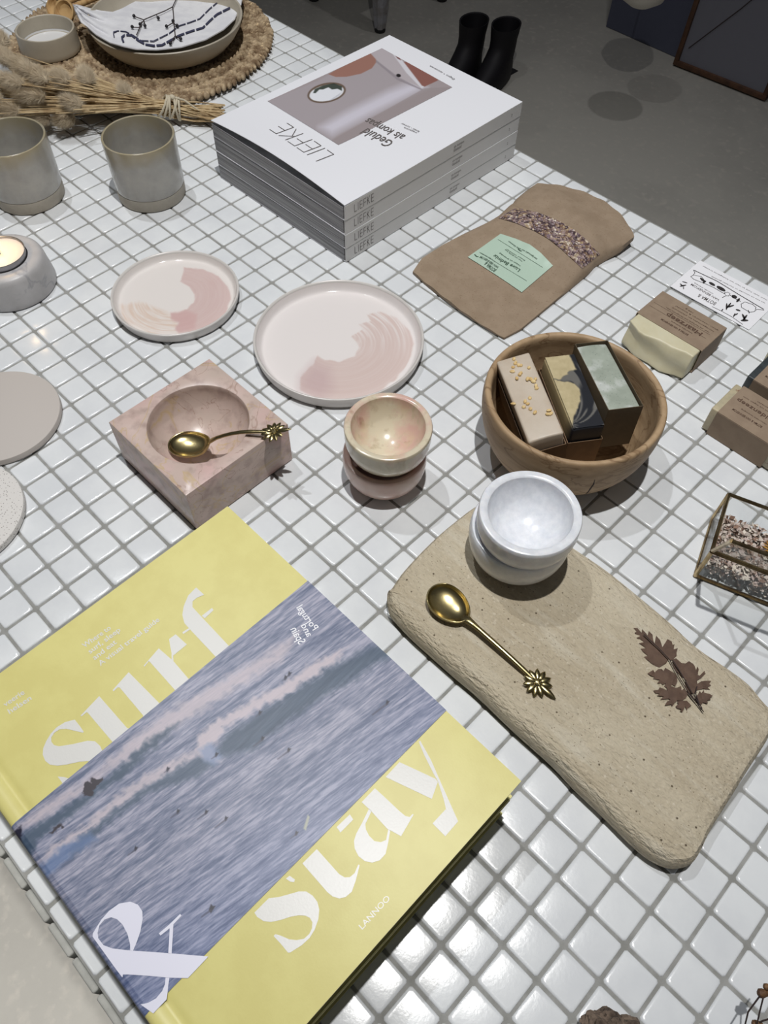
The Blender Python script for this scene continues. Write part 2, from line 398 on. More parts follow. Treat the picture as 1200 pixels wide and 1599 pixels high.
# ------------------------------------------------------------------ tiled display table
A0, A1, B0, B1 = -64, 12, -9, 23
tbl = thing('display_table', 'long display table covered in small square white mosaic tiles with grey grout', 'table', ((A0 + A1) / 2 * S, (B0 + B1) / 2 * S, FZ))
def tile_bm():
    bm = NB()
    g = 0.00105; h = 0.0
    lv = [(0.0, -.0015), (.00012, -.0008), (.0005, -.00030), (.0010, -.00008), (.0017, 0.0)]
    for a in range(A0, A1):
        for b in range(B0, B1):
            j = [random.uniform(-.00018, .00018) for _ in range(4)]; dz = random.uniform(-.00012, .00006)
            tx, ty = random.uniform(-.0035, .0035), random.uniform(-.0035, .0035)
            x0, x1 = a * S + g + j[0], (a + 1) * S - g + j[1]
            y0, y1 = b * S + g + j[2], (b + 1) * S - g + j[3]
            if b == B1 - 1: y1 -= .0012
            if b == B0: y0 += .0002
            cx, cy = (x0 + x1) / 2, (y0 + y1) / 2
            prev = None
            for ins, z in lv:
                q = []
                for (sx, sy) in ((x0, y0), (x1, y0), (x1, y1), (x0, y1)):
                    for k in (0, 1):
                        ddx = 1 if sx == x0 else -1; ddy = 1 if sy == y0 else -1
                        c_ = .0011 + ins * .25
                        first_h = (sx == x0) == (sy == y0)     # order the two points of each cut corner
                        mv = (k == 1) if first_h else (k == 0)
                        px_ = sx + ddx * (ins + (c_ if mv else 0)); py_ = sy + ddy * (ins + (0 if mv else c_))
                        q.append(bm.verts.new((px_, py_, z + dz + (px_ - cx) * tx + (py_ - cy) * ty)))
                if prev:
                    for i in range(8): bm.faces.new([prev[i], prev[(i + 1) % 8], q[(i + 1) % 8], q[i]])
                prev = q
            bm.faces.new(prev)
    return bm
obj('mosaic_tile_top', tile_bm(), m_tile, tbl, angle=60)
for side, yy in ((-1, B0 * S - .0015), (1, B1 * S - .0009)):
    bm = NB()
    for a in range(A0, A1):
        for r_ in range(5):
            x0 = (a + .22) * S + .0012
            box(bm, (x0 + S / 2 - .0012, yy + side * .0012, -.0036 - S / 2 - r_ * S), (S - .0026, .0042, S - .0026), None, bevel=.0014, seg=3)
    obj('edge_mosaic_tiles', bm, m_tbody, tbl)
bm = NB(); box(bm, ((A0 + A1) / 2 * S, (B0 + B1) / 2 * S, -.0650), ((A1 - A0) * S, (B1 - B0) * S - .0006, .1276)); obj('grout_bed', bm, m_grout, tbl, smooth=False)
bm = NB(); box(bm, ((A0 + A1) / 2 * S, (B0 + B1) / 2 * S, (FZ - .129) / 2), ((A1 - A0) * S - .1, (B1 - B0) * S - .1, -FZ - .129)); obj('plinth_body', bm, m_base, tbl, smooth=False)
Z0 = 0.0004

# ------------------------------------------------------------------ yellow surf books
BX0, BX1, BY0, BY1 = -.3285, -.0722, -.2045, .0062
def hardback(name, z0, T, label, dx=0, dy=0):
    t = thing(name, label, 'book', ((BX0 + BX1) / 2 + dx, (BY0 + BY1) / 2 + dy, z0), 0, 'yellow hardback travel books')
    x0, x1, y0, y1 = BX0 + dx, BX1 + dx, BY0 + dy, BY1 + dy
    # case: section across y (front board, groove, spine, back board) swept along x
    bt = .0028
    top = [(y1, T), (y0 + .0165, T), (y0 + .0135, T - .0006), (y0 + .0115, T - .0016), (y0 + .0095, T - .0012), (y0 + .0075, T), (y0 + .0030, T), (y0 + .0008, T - .0008), (y0, T - .0026)]
    bot = [(a, T - b) for a, b in top[::-1]]
    outer = top + bot
    inner_top = [(y1, T - bt), (y0 + .0165, T - bt), (y0 + .0115, T - bt - .001), (y0 + .0065, T - bt - .0002), (y0 + .0028, T - .0045)]
    inner = inner_top + [(a, T - b) for a, b in inner_top[::-1]]
    bm = NB(); n1 = len(outer)
    loop = outer + inner[::-1]
    n = len(loop); V0 = [bm.verts.new((x0, a, z0 + b)) for a, b in loop]; V1 = [bm.verts.new((x1, a, z0 + b)) for a, b in loop]
    for i in range(n):
        j = (i + 1) % n; bm.faces.new([V0[i], V0[j], V1[j], V1[i]])
    for V in (V0, V1):
        f = bm.faces.new(V)
    bmesh.ops.triangulate(bm, faces=[f for f in bm.faces if len(f.verts) > 4])
    obj('hard_cover', bm, m_yellow, t, angle=50)
    bm = NB(); box(bm, ((x0 + x1) / 2, (y0 + y1) / 2 + .0005, z0 + T / 2), (x1 - x0 - .007, y1 - y0 - .008, T - 2 * bt - .0002)); obj('page_block', bm, m_shpages, t, smooth=False)
    return t
TB = .0349
hardback('travel_book', Z0, TB, 'lower yellow hardback travel book, almost hidden beneath the upper one', .0004, -.0016)
sb = hardback('travel_book', Z0 + TB + .0002, TB, 'upper yellow hardback book with a blue sea photo band across its cover')
ZT = Z0 + 2 * TB + .0002
# the sea photograph: a fine grid that follows cover and groove
pq = [at(480, 908, ZT), at(700, 1107, ZT)]
px0, px1 = float(pq[0][0]), float(pq[1][0])
def cover_z(y):
    d = y - BY0
    if d > .003: return .0002
    prof = [(-.0002, -.0026), (.0008, -.0008), (.0030, 0), (.0075, 0), (.0095, -.0012), (.0115, -.0016), (.0135, -.0006), (.0165, 0), (.3, 0)]
    return float(np.interp(d, [p[0] for p in prof], [p[1] for p in prof]))
NU, NV = 400, 660
bm = NB(); rows = []
ys = np.concatenate([np.linspace(BY0 - .0001, BY0 + .018, 40), np.linspace(BY0 + .018, BY1 + .0002, NV - 40)[1:]])
for y in ys:
    zz = ZT + .00022 + cover_z(y)
    rows.append([bm.verts.new((px0 + (px1 - px0) * i / (NU - 1), float(y), zz)) for i in range(NU)])
for A, B in zip(rows, rows[1:]):
    for i in range(NU - 1): bm.faces.new([A[i], A[i + 1], B[i + 1], B[i]])
seaphoto = obj('cover_photograph', bm, m_photo, sb, angle=80)
def sea(P3):
    P = to_px(P3); u, v = P[:, 0], P[:, 1]
    e1 = (u * .80 - v * .60); e2 = (u * .60 + v * .80)
    wob = 6 * fbm(e1 / 90, e2 / 60, 2)
    n = .42 * fbm(e1 / 80, (e2 + wob) / 6.5, 4) + .36 * fbm(e1 / 30 + 9, (e2 + wob) / 2.2, 3) + .27 * fbm(e1 / 12 + 5, e2 / 1.4, 2)
    n = np.clip((n - .52) * 3.0 + .5, 0, 1)
    dark = np.tile(np.array([92., 102, 128]), (len(P), 1)); light = np.tile(np.array([168., 167, 184]), (len(P), 1))
    # top right of the picture is smoother and darker, the lower edge bluer
    k = np.clip((850 - e2) / 120, 0, 1); dark = mix(dark, (96, 104, 128), k); light = mix(light, (140, 142, 162), k)
    k = np.clip((e2 - 1225) / 150, 0, 1); dark = mix(dark, (74, 88, 126), k); light = mix(light, (146, 152, 180), k)
    col = dark * (1 - n[:, None]) + light * n[:, None]
    wob2 = (fbm(u / 9, v / 9, 3) - .5) * 14
    Q = P + np.stack([wob2 * .8, wob2 * .6], 1)
    def lay(poly, c, w=3, a=1.0, q=None):
        nonlocal col
        m_ = mask(Q if q is None else q, poly, w) * a; col = mix(col, c, m_)
    foam = (196, 184, 190); teal = (62, 80, 100)
    lay([(20, 1302), (60, 1262), (140, 1215), (200, 1160), (262, 1112), (330, 1072), (420, 1020), (470, 985), (440, 1030), (330, 1100), (255, 1150), (195, 1190), (170, 1200), (125, 1240), (60, 1285)], foam, 7, .8)
    lay([(24, 1312), (100, 1264), (165, 1218), (198, 1188), (225, 1160), (280, 1128), (262, 1150), (215, 1188), (195, 1212), (150, 1240), (110, 1275), (60, 1312), (38, 1345)], teal, 5, .85)
    lay([(62, 1352), (80, 1322), (130, 1292), (200, 1228), (262, 1192), (315, 1168), (300, 1185), (210, 1240), (150, 1285), (98, 1332)], foam, 4, .8)
    lay([(120, 1312), (155, 1284), (210, 1240), (312, 1178), (335, 1192), (300, 1215), (240, 1235), (190, 1268), (110, 1336)], teal, 5, .75)
    lay([(62, 1352), (100, 1320), (140, 1300), (150, 1310), (110, 1335), (72, 1372)], (96, 118, 158), 5, .8)
    lay([(596, 1004), (520, 1038), (432, 1097), (357, 1145), (332, 1183), (388, 1172), (470, 1112), (547, 1062), (618, 1022)], teal, 7, .85)
    lay([(332, 1130), (390, 1096), (445, 1066), (482, 1040), (520, 1022), (545, 1010), (520, 1036), (440, 1088), (398, 1108), (352, 1138), (332, 1168), (344, 1188), (322, 1188), (308, 1178), (312, 1152)], foam, 4, .9)
    lay([(312, 1172), (332, 1160), (345, 1182), (336, 1194), (320, 1190)], (120, 138, 172), 4, .7)
    # streaks running up the wave faces
    st = np.clip((fbm((u + v) / 3.2, (u - v) / 60, 2) - .5) * 2.6, -1, 1) * 10
    face = np.clip(mask(P, [(600, 1000), (430, 1095), (330, 1190), (430, 1180), (560, 1080), (640, 1030)], 14), 0, 1)
    col = col + (st * face)[:, None]
    rock = (52, 46, 54)
    lay([(129, 1241), (133, 1226), (145, 1216), (160, 1213), (160, 1222), (150, 1232), (141, 1241)], rock, 1.2)
    lay([(22, 1312), (24, 1298), (36, 1290), (32, 1312)], (44, 44, 60), 1.5)
    lay([(78, 1302), (96, 1286), (98, 1290), (84, 1303)], rock, 1.2)
    for sx, sy, L in [(446, 1059, 6), (452, 1053, 4), (410, 1154, 15), (451, 1172, 18), (605, 1098, 24), (212, 1326, 13), (278, 1268, 12), (322, 1269, 14), (353, 1279, 18), (463, 1302, 10), (330, 1420, 16), (262, 1202, 6), (338, 1179, 8), (406, 1114, 7)]:
        big = 1.7 if (sx, sy) == (330, 1420) else 1.0
        lay([(sx - .5, sy - 5 * big), (sx + 1.6 * big, sy - 3 * big), (sx + 4 * big, sy - 3.4 * big), (sx + 2.2 * big, sy - .5), (sx - .6, sy + 3.5 * big), (sx - 2.2 * big, sy + 1), (sx - 1.6 * big, sy - 2)], (36, 36, 50), .8, .95, P)
        lay([(sx - 1, sy), (sx + 2, sy + 1), (sx - L * .95, sy + L * .80), (sx - L * 1.0, sy + L * .73)], (66, 66, 84), 1.0, .75, P)
    lay([(474, 1294), (481, 1272), (484, 1276), (478, 1297)], (176, 178, 160), 1.0, .9, P)
    return col
paint(seaphoto, sea)
# title lettering traced on the cover
def glyphs(parent, name, polys, z, mt):
    bm = NB()
    for ox, oy, s_, pts in polys: poly_flat(bm, [tuple(at(a, b, z)) for a, b in cr(pts, ox, oy, s_)])
    return obj(name, bm, mt, parent, smooth=False, recalc=False)
surf = [
 (50, 1080, 6, [(400,262),(445,318),(485,375),(478,385),(380,362),(320,348),(260,352),(210,385),(180,430),(182,470),(205,500),(250,512),(380,492),(520,460),(590,465),(640,510),(668,580),(570,660),(520,650),(440,658),(330,682),(240,694),(170,685),(125,650),(100,590),(105,530),(135,460),(175,395),(230,335),(310,285)]),
 (50, 1080, 6, [(240,795),(300,800),(375,822),(305,888),(270,835)]),
 (50, 1080, 6, [(455,225),(630,42),(890,340),(935,358),(770,490),(525,200),(512,192),(465,232)]),
 (160, 960, 5, [(80,588),(205,448),(462,708),(345,802),(305,838),(298,832),(318,800),(318,785),(135,568),(120,566),(88,598)]),
 (160, 960, 5, [(322,398),(440,262),(555,362),(690,520),(585,608),(375,372),(362,362),(328,405)]),
 (160, 960, 5, [(520,190),(572,152),(660,232),(552,320),(556,365),(540,348),(540,300)]),
 (0, 780, 2.5, [(766,343),(797,372),(768,384),(752,398),(752,420),(790,461),(902,580),(850,622),(745,510),(720,482),(712,450),(718,415),(735,375)]),
 (0, 780, 2.5, [(712,518),(738,502),(742,508),(716,525)]),
 (0, 780, 2.5, [(788,454),(828,423),(834,432),(800,464)])]
stay = [
 (380, 1320, 6, [(400,312),(435,285),(485,320),(478,345),(440,340)]),
 (380, 1320, 6, [(105,630),(240,495),(330,485),(440,455),(520,432),(590,432),(650,470),(695,530),(713,600),(705,690),(670,790),(625,865),(550,935),(440,1005),(420,1005),(350,920),(285,850),(300,832),(350,845),(430,880),(500,888),(570,875),(620,830),(645,775),(648,720),(625,680),(580,658),(520,655),(440,670),(350,700),(260,718),(190,710),(130,670)]),
 (380, 1320, 6, [(555,170),(690,35),(900,270),(950,300),(1000,298),(1045,260),(1080,178),(1092,188),(1055,330),(1018,435),(960,485),(900,498),(840,480),(790,440)]),
 (500, 1200, 6, [(155,550),(280,430),(312,478),(192,600)]),
 (500, 1200, 6, [(390,315),(515,185),(640,300),(740,395),(800,445),(840,455),(870,425),(878,432),(760,635),(660,580),(635,570),(480,400),(455,375)]),
 (500, 1200, 6, [(460,376),(482,400),(452,465),(425,520),(430,570),(460,630),(510,680),(570,690),(620,670),(640,570),(658,582),(640,690),(615,800),(560,860),(490,882),(420,868),(360,820),(325,750),(318,680),(340,610),(400,500)]),
 (560, 1140, 6, [(255,440),(385,300),(720,455),(745,485),(688,645)]),
 (560, 1140, 6, [(565,110),(580,100),(680,280),(790,530),(935,855),(815,995),(695,875),(820,740),(800,650),(745,480),(700,400),(620,240)])]
glyphs(sb, 'title_lettering', surf, ZT + .00018, m_silver); glyphs(sb, 'title_lettering', stay, ZT + .00018, m_silver)
amp = [
 (130, 1390, 5.714, [(84,415),(128,380),(135,430),(180,490),(260,520),(420,538),(600,550),(760,562),(1118,592),(935,785),(760,780),(560,762),(400,752),(355,752),(350,780),(300,715)]),
 (130, 1390, 5.714, [(84,415),(86,385),(160,265),(230,185),(320,120),(420,102),(490,130),(528,190),(530,260),(510,370),(475,470),(445,540),(420,540),(418,480),(395,390),(350,305),(300,258),(250,242),(190,262),(145,315),(128,380)]),
 (130, 1390, 5.714, [(675,385),(765,310),(865,212),(878,228),(805,305),(790,565),(760,565),(772,340),(690,405)]),
 (130, 1390, 5.714, [(735,780),(768,782),(745,975),(625,1100),(512,1020),(580,1005),(650,965),(705,900),(730,840)])]
glyphs(sb, 'ampersand_lettering', amp, ZT + .0006, m_lilac)
def text_part(parent, name, items, mt, fn=None):
    """items: (string, start px, end px of the line's baseline, cap height px point, z)"""
    bm = NB()
    for s_, p0, p1, ph, z, bold in items:
        a = Vector(at(*p0, z)); b = Vector(at(*p1, z)); h = Vector(at(*ph, z))
        X = b - a; hv = h - a; Y = hv - X * (hv.dot(X) / X.dot(X))
        put_text(bm, s_, a, X, Y, height=Y.length, width=X.length, bold=bold, fn=fn)
    return obj(name, bm, mt, parent, smooth=False, recalc=False)
zt = ZT + .00018
text_part(sb, 'subtitle_lettering', [
    ('Where to', (132, 1012), (174, 982), (128.5, 1005), zt, .012),
    ('surf, sleep', (141, 1021), (189, 985), (137.5, 1014), zt, .012),
    ('and eat', (148, 1031), (183, 1004), (144.5, 1024), zt, .012),
    ('A visual travel guide', (157, 1040), (250, 969), (153.5, 1033), zt, .012),
], m_silver)
text_part(sb, 'author_lettering', [
    ('veerie', (8, 1104), (39, 1083), (4.5, 1097), zt, .012),
    ('helsen', (15, 1115), (50, 1092), (11.5, 1108), zt, .012),
], m_silver)
text_part(sb, 'publisher_lettering', [
    ('LANNOO', (566, 1452), (610, 1404), (561, 1444), zt, .004)], m_silver)
text_part(sb, 'region_lettering', [
    ('Spain', (467, 1007), (453.5, 983), (478, 1001), ZT + .00045, .01),
    ('and', (480, 995), (470, 977), (489, 990), ZT + .00045, .01),
    ('Portugal', (489, 985), (463, 949), (498, 979), ZT + .00045, .01)], m_white)

# ------------------------------------------------------------------ stack of LIEFKE magazines
LC = (-.6205, .4268); LW, LL = .1975, .2610; LT = .0158
LROT = math.radians(.35)
def lpt(x, y, z): 
    c, s_ = math.cos(LROT), math.sin(LROT); return Vector((LC[0] + x * c - y * s_, LC[1] + x * s_ + y * c, z))
STROKES = {'L': [((0, 1), (0, 0)), ((0, 0), (.55, 0))], 'I': [((0, 1), (0, 0))], 'E': [((0, 1), (0, 0)), ((0, 1), (.6, 1)), ((0, .5), (.6, .5)), ((0, 0), (.6, 0))],
           'F': [((0, 1), (0, 0)), ((0, 1), (.6, 1)), ((0, .5), (.55, .5))], 'K': [((0, 1), (0, 0)), ((.6, 1), (.02, .45)), ((.12, .55), (.62, 0))]}
def stroke_word(bm, word, org, X, Y, h, adv, wd, kx=1.0):
    pos = 0.0
    Nn = X.cross(Y).normalized()
    for ch in word:
        for (a, b) in STROKES[ch]:
            p = org + X * ((pos + a[0] * h * kx)) + Y * (a[1] * h); q = org + X * ((pos + b[0] * h * kx)) + Y * (b[1] * h)
            d = (q - p).normalized(); n = Nn.cross(d) * wd / 2; e = d * wd / 2
            vs = [bm.verts.new(c) for c in (p - n - e, q - n + e, q + n + e, p + n - e)]; bm.faces.new(vs)
        pos += adv[ch]
for k in range(4):
    top = k == 3
    z0 = Z0 + k * LT; jx, jy = [(0, 0), (.0003, -.0002), (-.0002, .0001), (.0002, 0)][k]
    labs = ['white paperback magazine at the bottom of the stack, resting on the tiles', 'second white magazine from the bottom of the stack',
            'third white magazine up, directly under the top one', 'top white magazine with a grey interior photo on its cover']
    t = thing('magazine', labs[k], 'magazine', tuple(lpt(jx, jy, z0)), LROT, 'stack of four white magazines')
    hw, hl = LW / 2, LL / 2
    bm = NB(); ct = .0005
    # cover: wraps back, spine (+x), front; front edge lifts a little along the fore edge of the top copy
    def sheet(z_in, z_out, lift):
        n = 14; 
        for layer in (0, 1):
            pass
    prof_b = [(-hw, z0), (hw, z0)]
    nY = 16
    def lift(y, x):
        t_ = max(0, (-y / hl)); s_ = max(0, (hw - x) / (2 * hw))
        return (.0075 if top else .0009) * (t_ ** 3) * math.sin(PI * min(1, max(0, s_ * .9 + .05)))
    nX = 14
    grid = []
    for j in range(nY + 1):
        y = -hl + 2 * hl * j / nY; grid.append([(-hw + 2 * hw * i / nX, y) for i in range(nX + 1)])
    up = [[bm.verts.new(lpt(x + jx, y + jy, z0 + LT - .0002 + lift(y, x))) for x, y in r] for r in grid]
    dn = [[bm.verts.new(lpt(x + jx, y + jy, z0 + LT - .0002 - ct + lift(y, x))) for x, y in r] for r in grid]
    for G, fl in ((up, False), (dn, True)):
        for a in range(nY):
            for b in range(nX):
                q = [G[a][b], G[a][b + 1], G[a + 1][b + 1], G[a + 1][b]]; bm.faces.new(q[::-1] if fl else q)
    for a in range(nY): 
        bm.faces.new([up[a][0], up[a + 1][0], dn[a + 1][0], dn[a][0]])
    for b in range(nX):
        for a in (0, nY): bm.faces.new([up[a][b], up[a][b + 1], dn[a][b + 1], dn[a][b]])
    M3 = Matrix.Rotation(LROT, 3, 'Z')
    box(bm, lpt(jx, jy, z0 + ct / 2 + .0001), (LW, LL, ct), M3)
    box(bm, lpt(hw - .0004 + jx, jy, z0 + LT / 2), (.0012, LL, LT - .0006), M3, mi=1)
    obj('cover', bm, [m_cover, m_spine], t, angle=30)
    bm = NB()
    box(bm, lpt(-.0012 + jx, jy, z0 + LT / 2 - (.0009 if top else .0002)), (LW - .0032, LL - .0002, LT - (.0034 if top else .0016)), M3); obj('page_block', bm, m_pages, t, smooth=False)
    bm = NB(); xs = lpt(hw + jx + .0004, -hl + jy + .012, z0 + .0042)
    Y_ = Vector((0, 0, 1)); X_ = (M3 @ Vector((0, 1, 0)))
    stroke_word(bm, 'LIEFKE', xs, X_, Y_, .0078, dict(L=.0050, I=.0024, E=.0050, F=.0048, K=.0054), .0006, .62)
    obj('spine_masthead', bm, m_greyink, t, smooth=False, recalc=False); bm = NB()
    put_text(bm, 'Geduld', lpt(hw + jx + .0004, jy + .022, z0 + .005), X_, Y_, height=.0028)
    put_text(bm, 'als kompas', lpt(hw + jx + .0004, jy + .022, z0 + .0092), X_, Y_, height=.0024)
    obj('spine_title', bm, m_greyink, t, smooth=False, recalc=False); bm = NB()
    put_text(bm, '2', lpt(hw + jx + .0004, hl - .017 + jy, z0 + .006), X_, Y_, height=.0028)
    obj('spine_number', bm, m_greyink, t, smooth=False, recalc=False)
    if top:
        zc = z0 + LT
        Q = [at(418.2, 158.4, zc), at(528.7, 227.8, zc), at(706.6, 136.3, zc), at(596.7, 75.4, zc)]
        nu, nv = 150, 190; bm = NB(); rows = []
        for j in range(nv + 1):
            r = []
            for i in range(nu + 1):
                a, b = i / nu, j / nv
                p = Q[0] * (1 - a) * (1 - b) + Q[1] * a * (1 - b) + Q[2] * a * b + Q[3] * (1 - a) * b
                loc = M3.inverted() @ (Vector(p) - Vector((LC[0], LC[1], 0)))
                r.append(bm.verts.new((p[0], p[1], zc + .00012 + lift(loc.y, loc.x))))
            rows.append(r)
        for A, B in zip(rows, rows[1:]):
            for i in range(nu): bm.faces.new([A[i], A[i + 1], B[i + 1], B[i]])
        ph = obj('cover_photograph', bm, m_art, t, angle=80)
        def art(P3):
            P = to_px(P3); col = np.tile(np.array([158., 148, 150]), (len(P), 1))
            def lay(poly, c, w=.7, a=1.0):
                nonlocal col; col = mix(col, c, mask(P, cr(poly, 380, 40, 3.53), w) * a)
            lay([(135,418),(420,300),(700,150),(765,125),(860,180),(990,345),(1040,335),(525,600),(480,640)], (162, 154, 158), 1)
            lay([(420,560),(560,480),(800,360),(960,300),(1010,340),(700,490),(490,600)], (205, 202, 214), 7, .85)
            lay([(470,268),(520,240),(700,150),(728,165),(735,200),(710,235),(650,265),(570,282),(510,283)], (150, 110, 98), .5)
            lay([(700,150),(765,125),(835,165),(985,345),(860,285),(745,200)], (176, 168, 172), .5)
            lay([(820,150),(860,172),(1000,335),(985,348),(900,260)], (206, 204, 210), .5)
            lay([(885,200),(920,200),(1078,300),(1000,337),(985,330)], (136, 92, 84), .5)
            lay([(835,160),(860,172),(872,192),(850,180)], (110, 62, 60), .5)
            lay([(735,190),(860,290),(990,350),(985,356),(850,300),(730,200)], (140, 132, 138), .7, .8)
            lay([(1000,345),(1150,338),(525,663),(480,636)], (148, 138, 139), .5, .7)
            th = np.linspace(0, 2 * PI, 40)[:-1]
            def el(c, a, b, an): return [(c[0] + a * math.cos(t_) * math.cos(an) - b * math.sin(t_) * math.sin(an), c[1] + a * math.cos(t_) * math.sin(an) + b * math.sin(t_) * math.cos(an)) for t_ in th]
            lay(el((460, 370), 108, 54, -.2), (104, 88, 76), .5)
            lay(el((460, 371), 96, 44, -.2), (220, 222, 228), .5)
            lay([(385,372),(395,350),(440,330),(500,318),(545,335),(545,360),(520,348),(490,352),(470,340),(440,352),(420,352),(400,372)], (48, 56, 48), .5, .9)
            lay([(470,415),(545,365),(530,385),(500,405)], (190, 192, 200), .5)
            lay(el((857, 275), 13, 9, .2), (32, 28, 30), .4)
            return col
        paint(ph, art)
        bm = NB()
        def cover_letters(word, a_px, b_px, h_px, wd):
            """a_px baseline start, b_px baseline end, h_px a point one cap height up from a"""
            a = Vector(at(*a_px, zc + .0001)); b = Vector(at(*b_px, zc + .0001)); h = Vector(at(*h_px, zc + .0001))
            X = (b - a); L_ = X.length; X.normalize(); hv = h - a; Y = hv - X * hv.dot(X); H = Y.length; Y.normalize()
            tot = sum(dict(L=.78, I=.32, E=.82, F=.82, K=.86)[c] for c in word) - .2
            k_ = L_ / tot
            stroke_word(bm, word, a, X, Y, H, {c: v * k_ for c, v in dict(L=.78, I=.32, E=.82, F=.82, K=.86).items()}, wd, k_ / H)
        cover_letters('LIEFKE', (521.5, 243.5), (448.5, 194), (497, 258.5), .0008)
        for v in bm.verts:
            loc = M3.inverted() @ (v.co - Vector((LC[0], LC[1], 0))); v.co.z = zc + .00025 + lift(loc.y, loc.x)
        obj('masthead_lettering', bm, m_greyink, t, smooth=False, recalc=False)
        text_part(t, 'title_lettering', [
            ('Geduld', (616.5, 221.5), (574.5, 200), (606, 231), zc + .0004, .004),
            ('als kompas', (634.5, 211.5), (577, 184), (626, 220), zc + .0004, .004),
            ], m_greyink)
        text_part(t, 'issue_lettering', [
            ('magazine', (652, 206.5), (632, 198), (650, 208.2), zc + .0004, 0),
            ('lente - zomer', (656, 204.5), (628, 191.5), (654, 206.5), zc + .0004, 0),
            ], m_greyink)
        text_part(t, 'motto_lettering', [
            ('Dagen + seizoenen', (711, 123), (673, 102), (709, 124.8), zc + .0004, 0)], m_greyink)
ZL = Z0 + 4 * LT

# ------------------------------------------------------------------ painted plates
def plate(name, label, cx, cy, ro, h, colf):
    t = thing(name, label, 'plate', (cx, cy, Z0))
    rb = ro - .003
    bm = NB()
    lathe(bm, [(0, .0006), (rb - .004, .0006), (rb - .002, 0), (rb, .0006), (rb + .001, .003), (ro - .0002, h - .0010), (ro - .0006, h - .0002), (ro - .0013, h), (ro - .0022, h - .0004),
               (ro - .0028, h - .0015), (ro - .0040, .0062), (ro - .0058, .0044)], (cx, cy, Z0), 128)
    obj('plate_body', bm, m_platerim, t)
    bm = NB(); n = 220; rings = 70; R0 = ro - .0030
    pr = [(0, .0040)] + [(R0 * k / rings, .0040 + (.0 if k / rings < .93 else ((k / rings - .93) / .07) ** 2 * (h - .0058))) for k in range(1, rings + 1)]
    lathe(bm, pr, (cx, cy, Z0), n)
    o = obj('glazed_well', bm, m_glaze, t, angle=80); paint(o, colf)
    return t
def col_small(P3):
    P = to_px(P3); c = np.tile(np.array([226., 220, 216]), (len(P), 1))
    x, y = P3[:, 0] + .5918, P3[:, 1] - .1436; r = np.hypot(x, y); a = np.arctan2(y, x)
    st = fbm(r * 900, a * 2.2, 3)
    q = P + ((fbm(P[:, 0] / 9, P[:, 1] / 9, 2) - .5) * 4)[:, None]
    m1 = mask(q, cr([(470,340),(560,330),(650,368),(690,395),(700,450),(600,455),(520,435),(480,400)], 0, 340, 2.5), 3) * np.clip(st * 1.8 - .3, 0, 1)
    c = mix(c, (216, 196, 182), m1)
    m2 = mask(q, cr([(720,195),(790,200),(850,225),(890,270),(905,320),(880,370),(840,410),(800,440),(700,450),(685,435),(700,410),(668,395),(670,375),(720,365),(755,330),(760,300),(740,270),(705,250),(715,220)], 0, 340, 2.5), 1.2)
    c2 = np.clip(.35 + st * .7, 0, 1)
    c = mix(c, (206, 181, 177), m2 * (.55 + .45 * c2))
    c = mix(c, (202, 164, 162), mask(q, cr([(668,395),(670,375),(730,362),(770,375),(760,430),(700,450),(685,435),(700,410)], 0, 340, 2.5), 3) * .6)
    return c
def col_large(P3):
    P = to_px(P3); c = np.tile(np.array([228., 222, 220]), (len(P), 1))
    x, y = P3[:, 0] + .4400, P3[:, 1] - .2115; r = np.hypot(x, y); a = np.arctan2(y, x)
    st = fbm(r * 700, a * 1.3, 3); st2 = fbm(r * 1500, a * 1.0 + 4, 2)
    q = P + ((fbm(P[:, 0] / 11, P[:, 1] / 11, 2) - .5) * 3)[:, None]
    poly = cr([(350,408),(380,425),(450,435),(520,410),(545,370),(530,340),(505,315),(560,280),(540,260),(600,245),(580,215),(640,200),(720,230),(780,290),(800,350),(780,430),(720,510),(640,570),(540,605),(430,612),(330,600),(265,565),(270,510),(310,465),(335,440)], 380, 420, 3)
    m_ = mask(q, poly, 1.0)
    fade = np.clip((430 - (P[:, 1] - 420) * 3) / 200, 0, 1)      # brush runs dry towards the far end
    rag = np.clip((st - .36) * 5, 0, 1) * fade + (1 - fade)
    c = mix(c, (210, 190, 184), m_ * rag * (.8 + .2 * np.clip(st2 * 2 - .5, 0, 1)))
    c = mix(c, (190, 164, 166), mask(q, cr([(265,565),(270,510),(310,465),(335,440),(400,470),(420,560),(360,604)], 380, 420, 3), 12) * .55)
    return c
plate('small_plate', 'small round white plate with a deep pink brushed glaze patch', -.5918, .1436, .0597, .0112, col_small)
plate('large_plate', 'large round white plate with a pale pink brushed arc', -.4400, .2115, .0768, .0130, col_large)

# ------------------------------------------------------------------ pink marble block bowl
t = thing('block_bowl', 'square pink marble block with a round hollow in its top', 'bowl', (-.4210, .0470, Z0))
bm = NB(); H = .0450; hx = .0485; rb = .0390; n = 96; cxb, cyb = -.4210, .0470
def sq(a, h_):
    c, s_ = math.cos(a), math.sin(a); k = h_ / max(abs(c), abs(s_)); return (cxb + c * k, cyb + s_ * k)
rings = []
for (kind, r, z) in [('s', hx - .0010, 0), ('s', hx, .0008), ('s', hx, H - .0009), ('s', hx - .0003, H - .0003), ('s', hx - .0009, H), ('c', rb + .0010, H), ('c', rb + .0002, H - .0003), ('c', rb - .0003, H - .0012)]:
    row = []
    for i in range(n):
        a = 2 * PI * i / n + PI / 4; p = sq(a, r) if kind == 's' else (cxb + r * math.cos(a), cyb + r * math.sin(a)); row.append(bm.verts.new((p[0], p[1], Z0 + z)))
    rings.append(row)
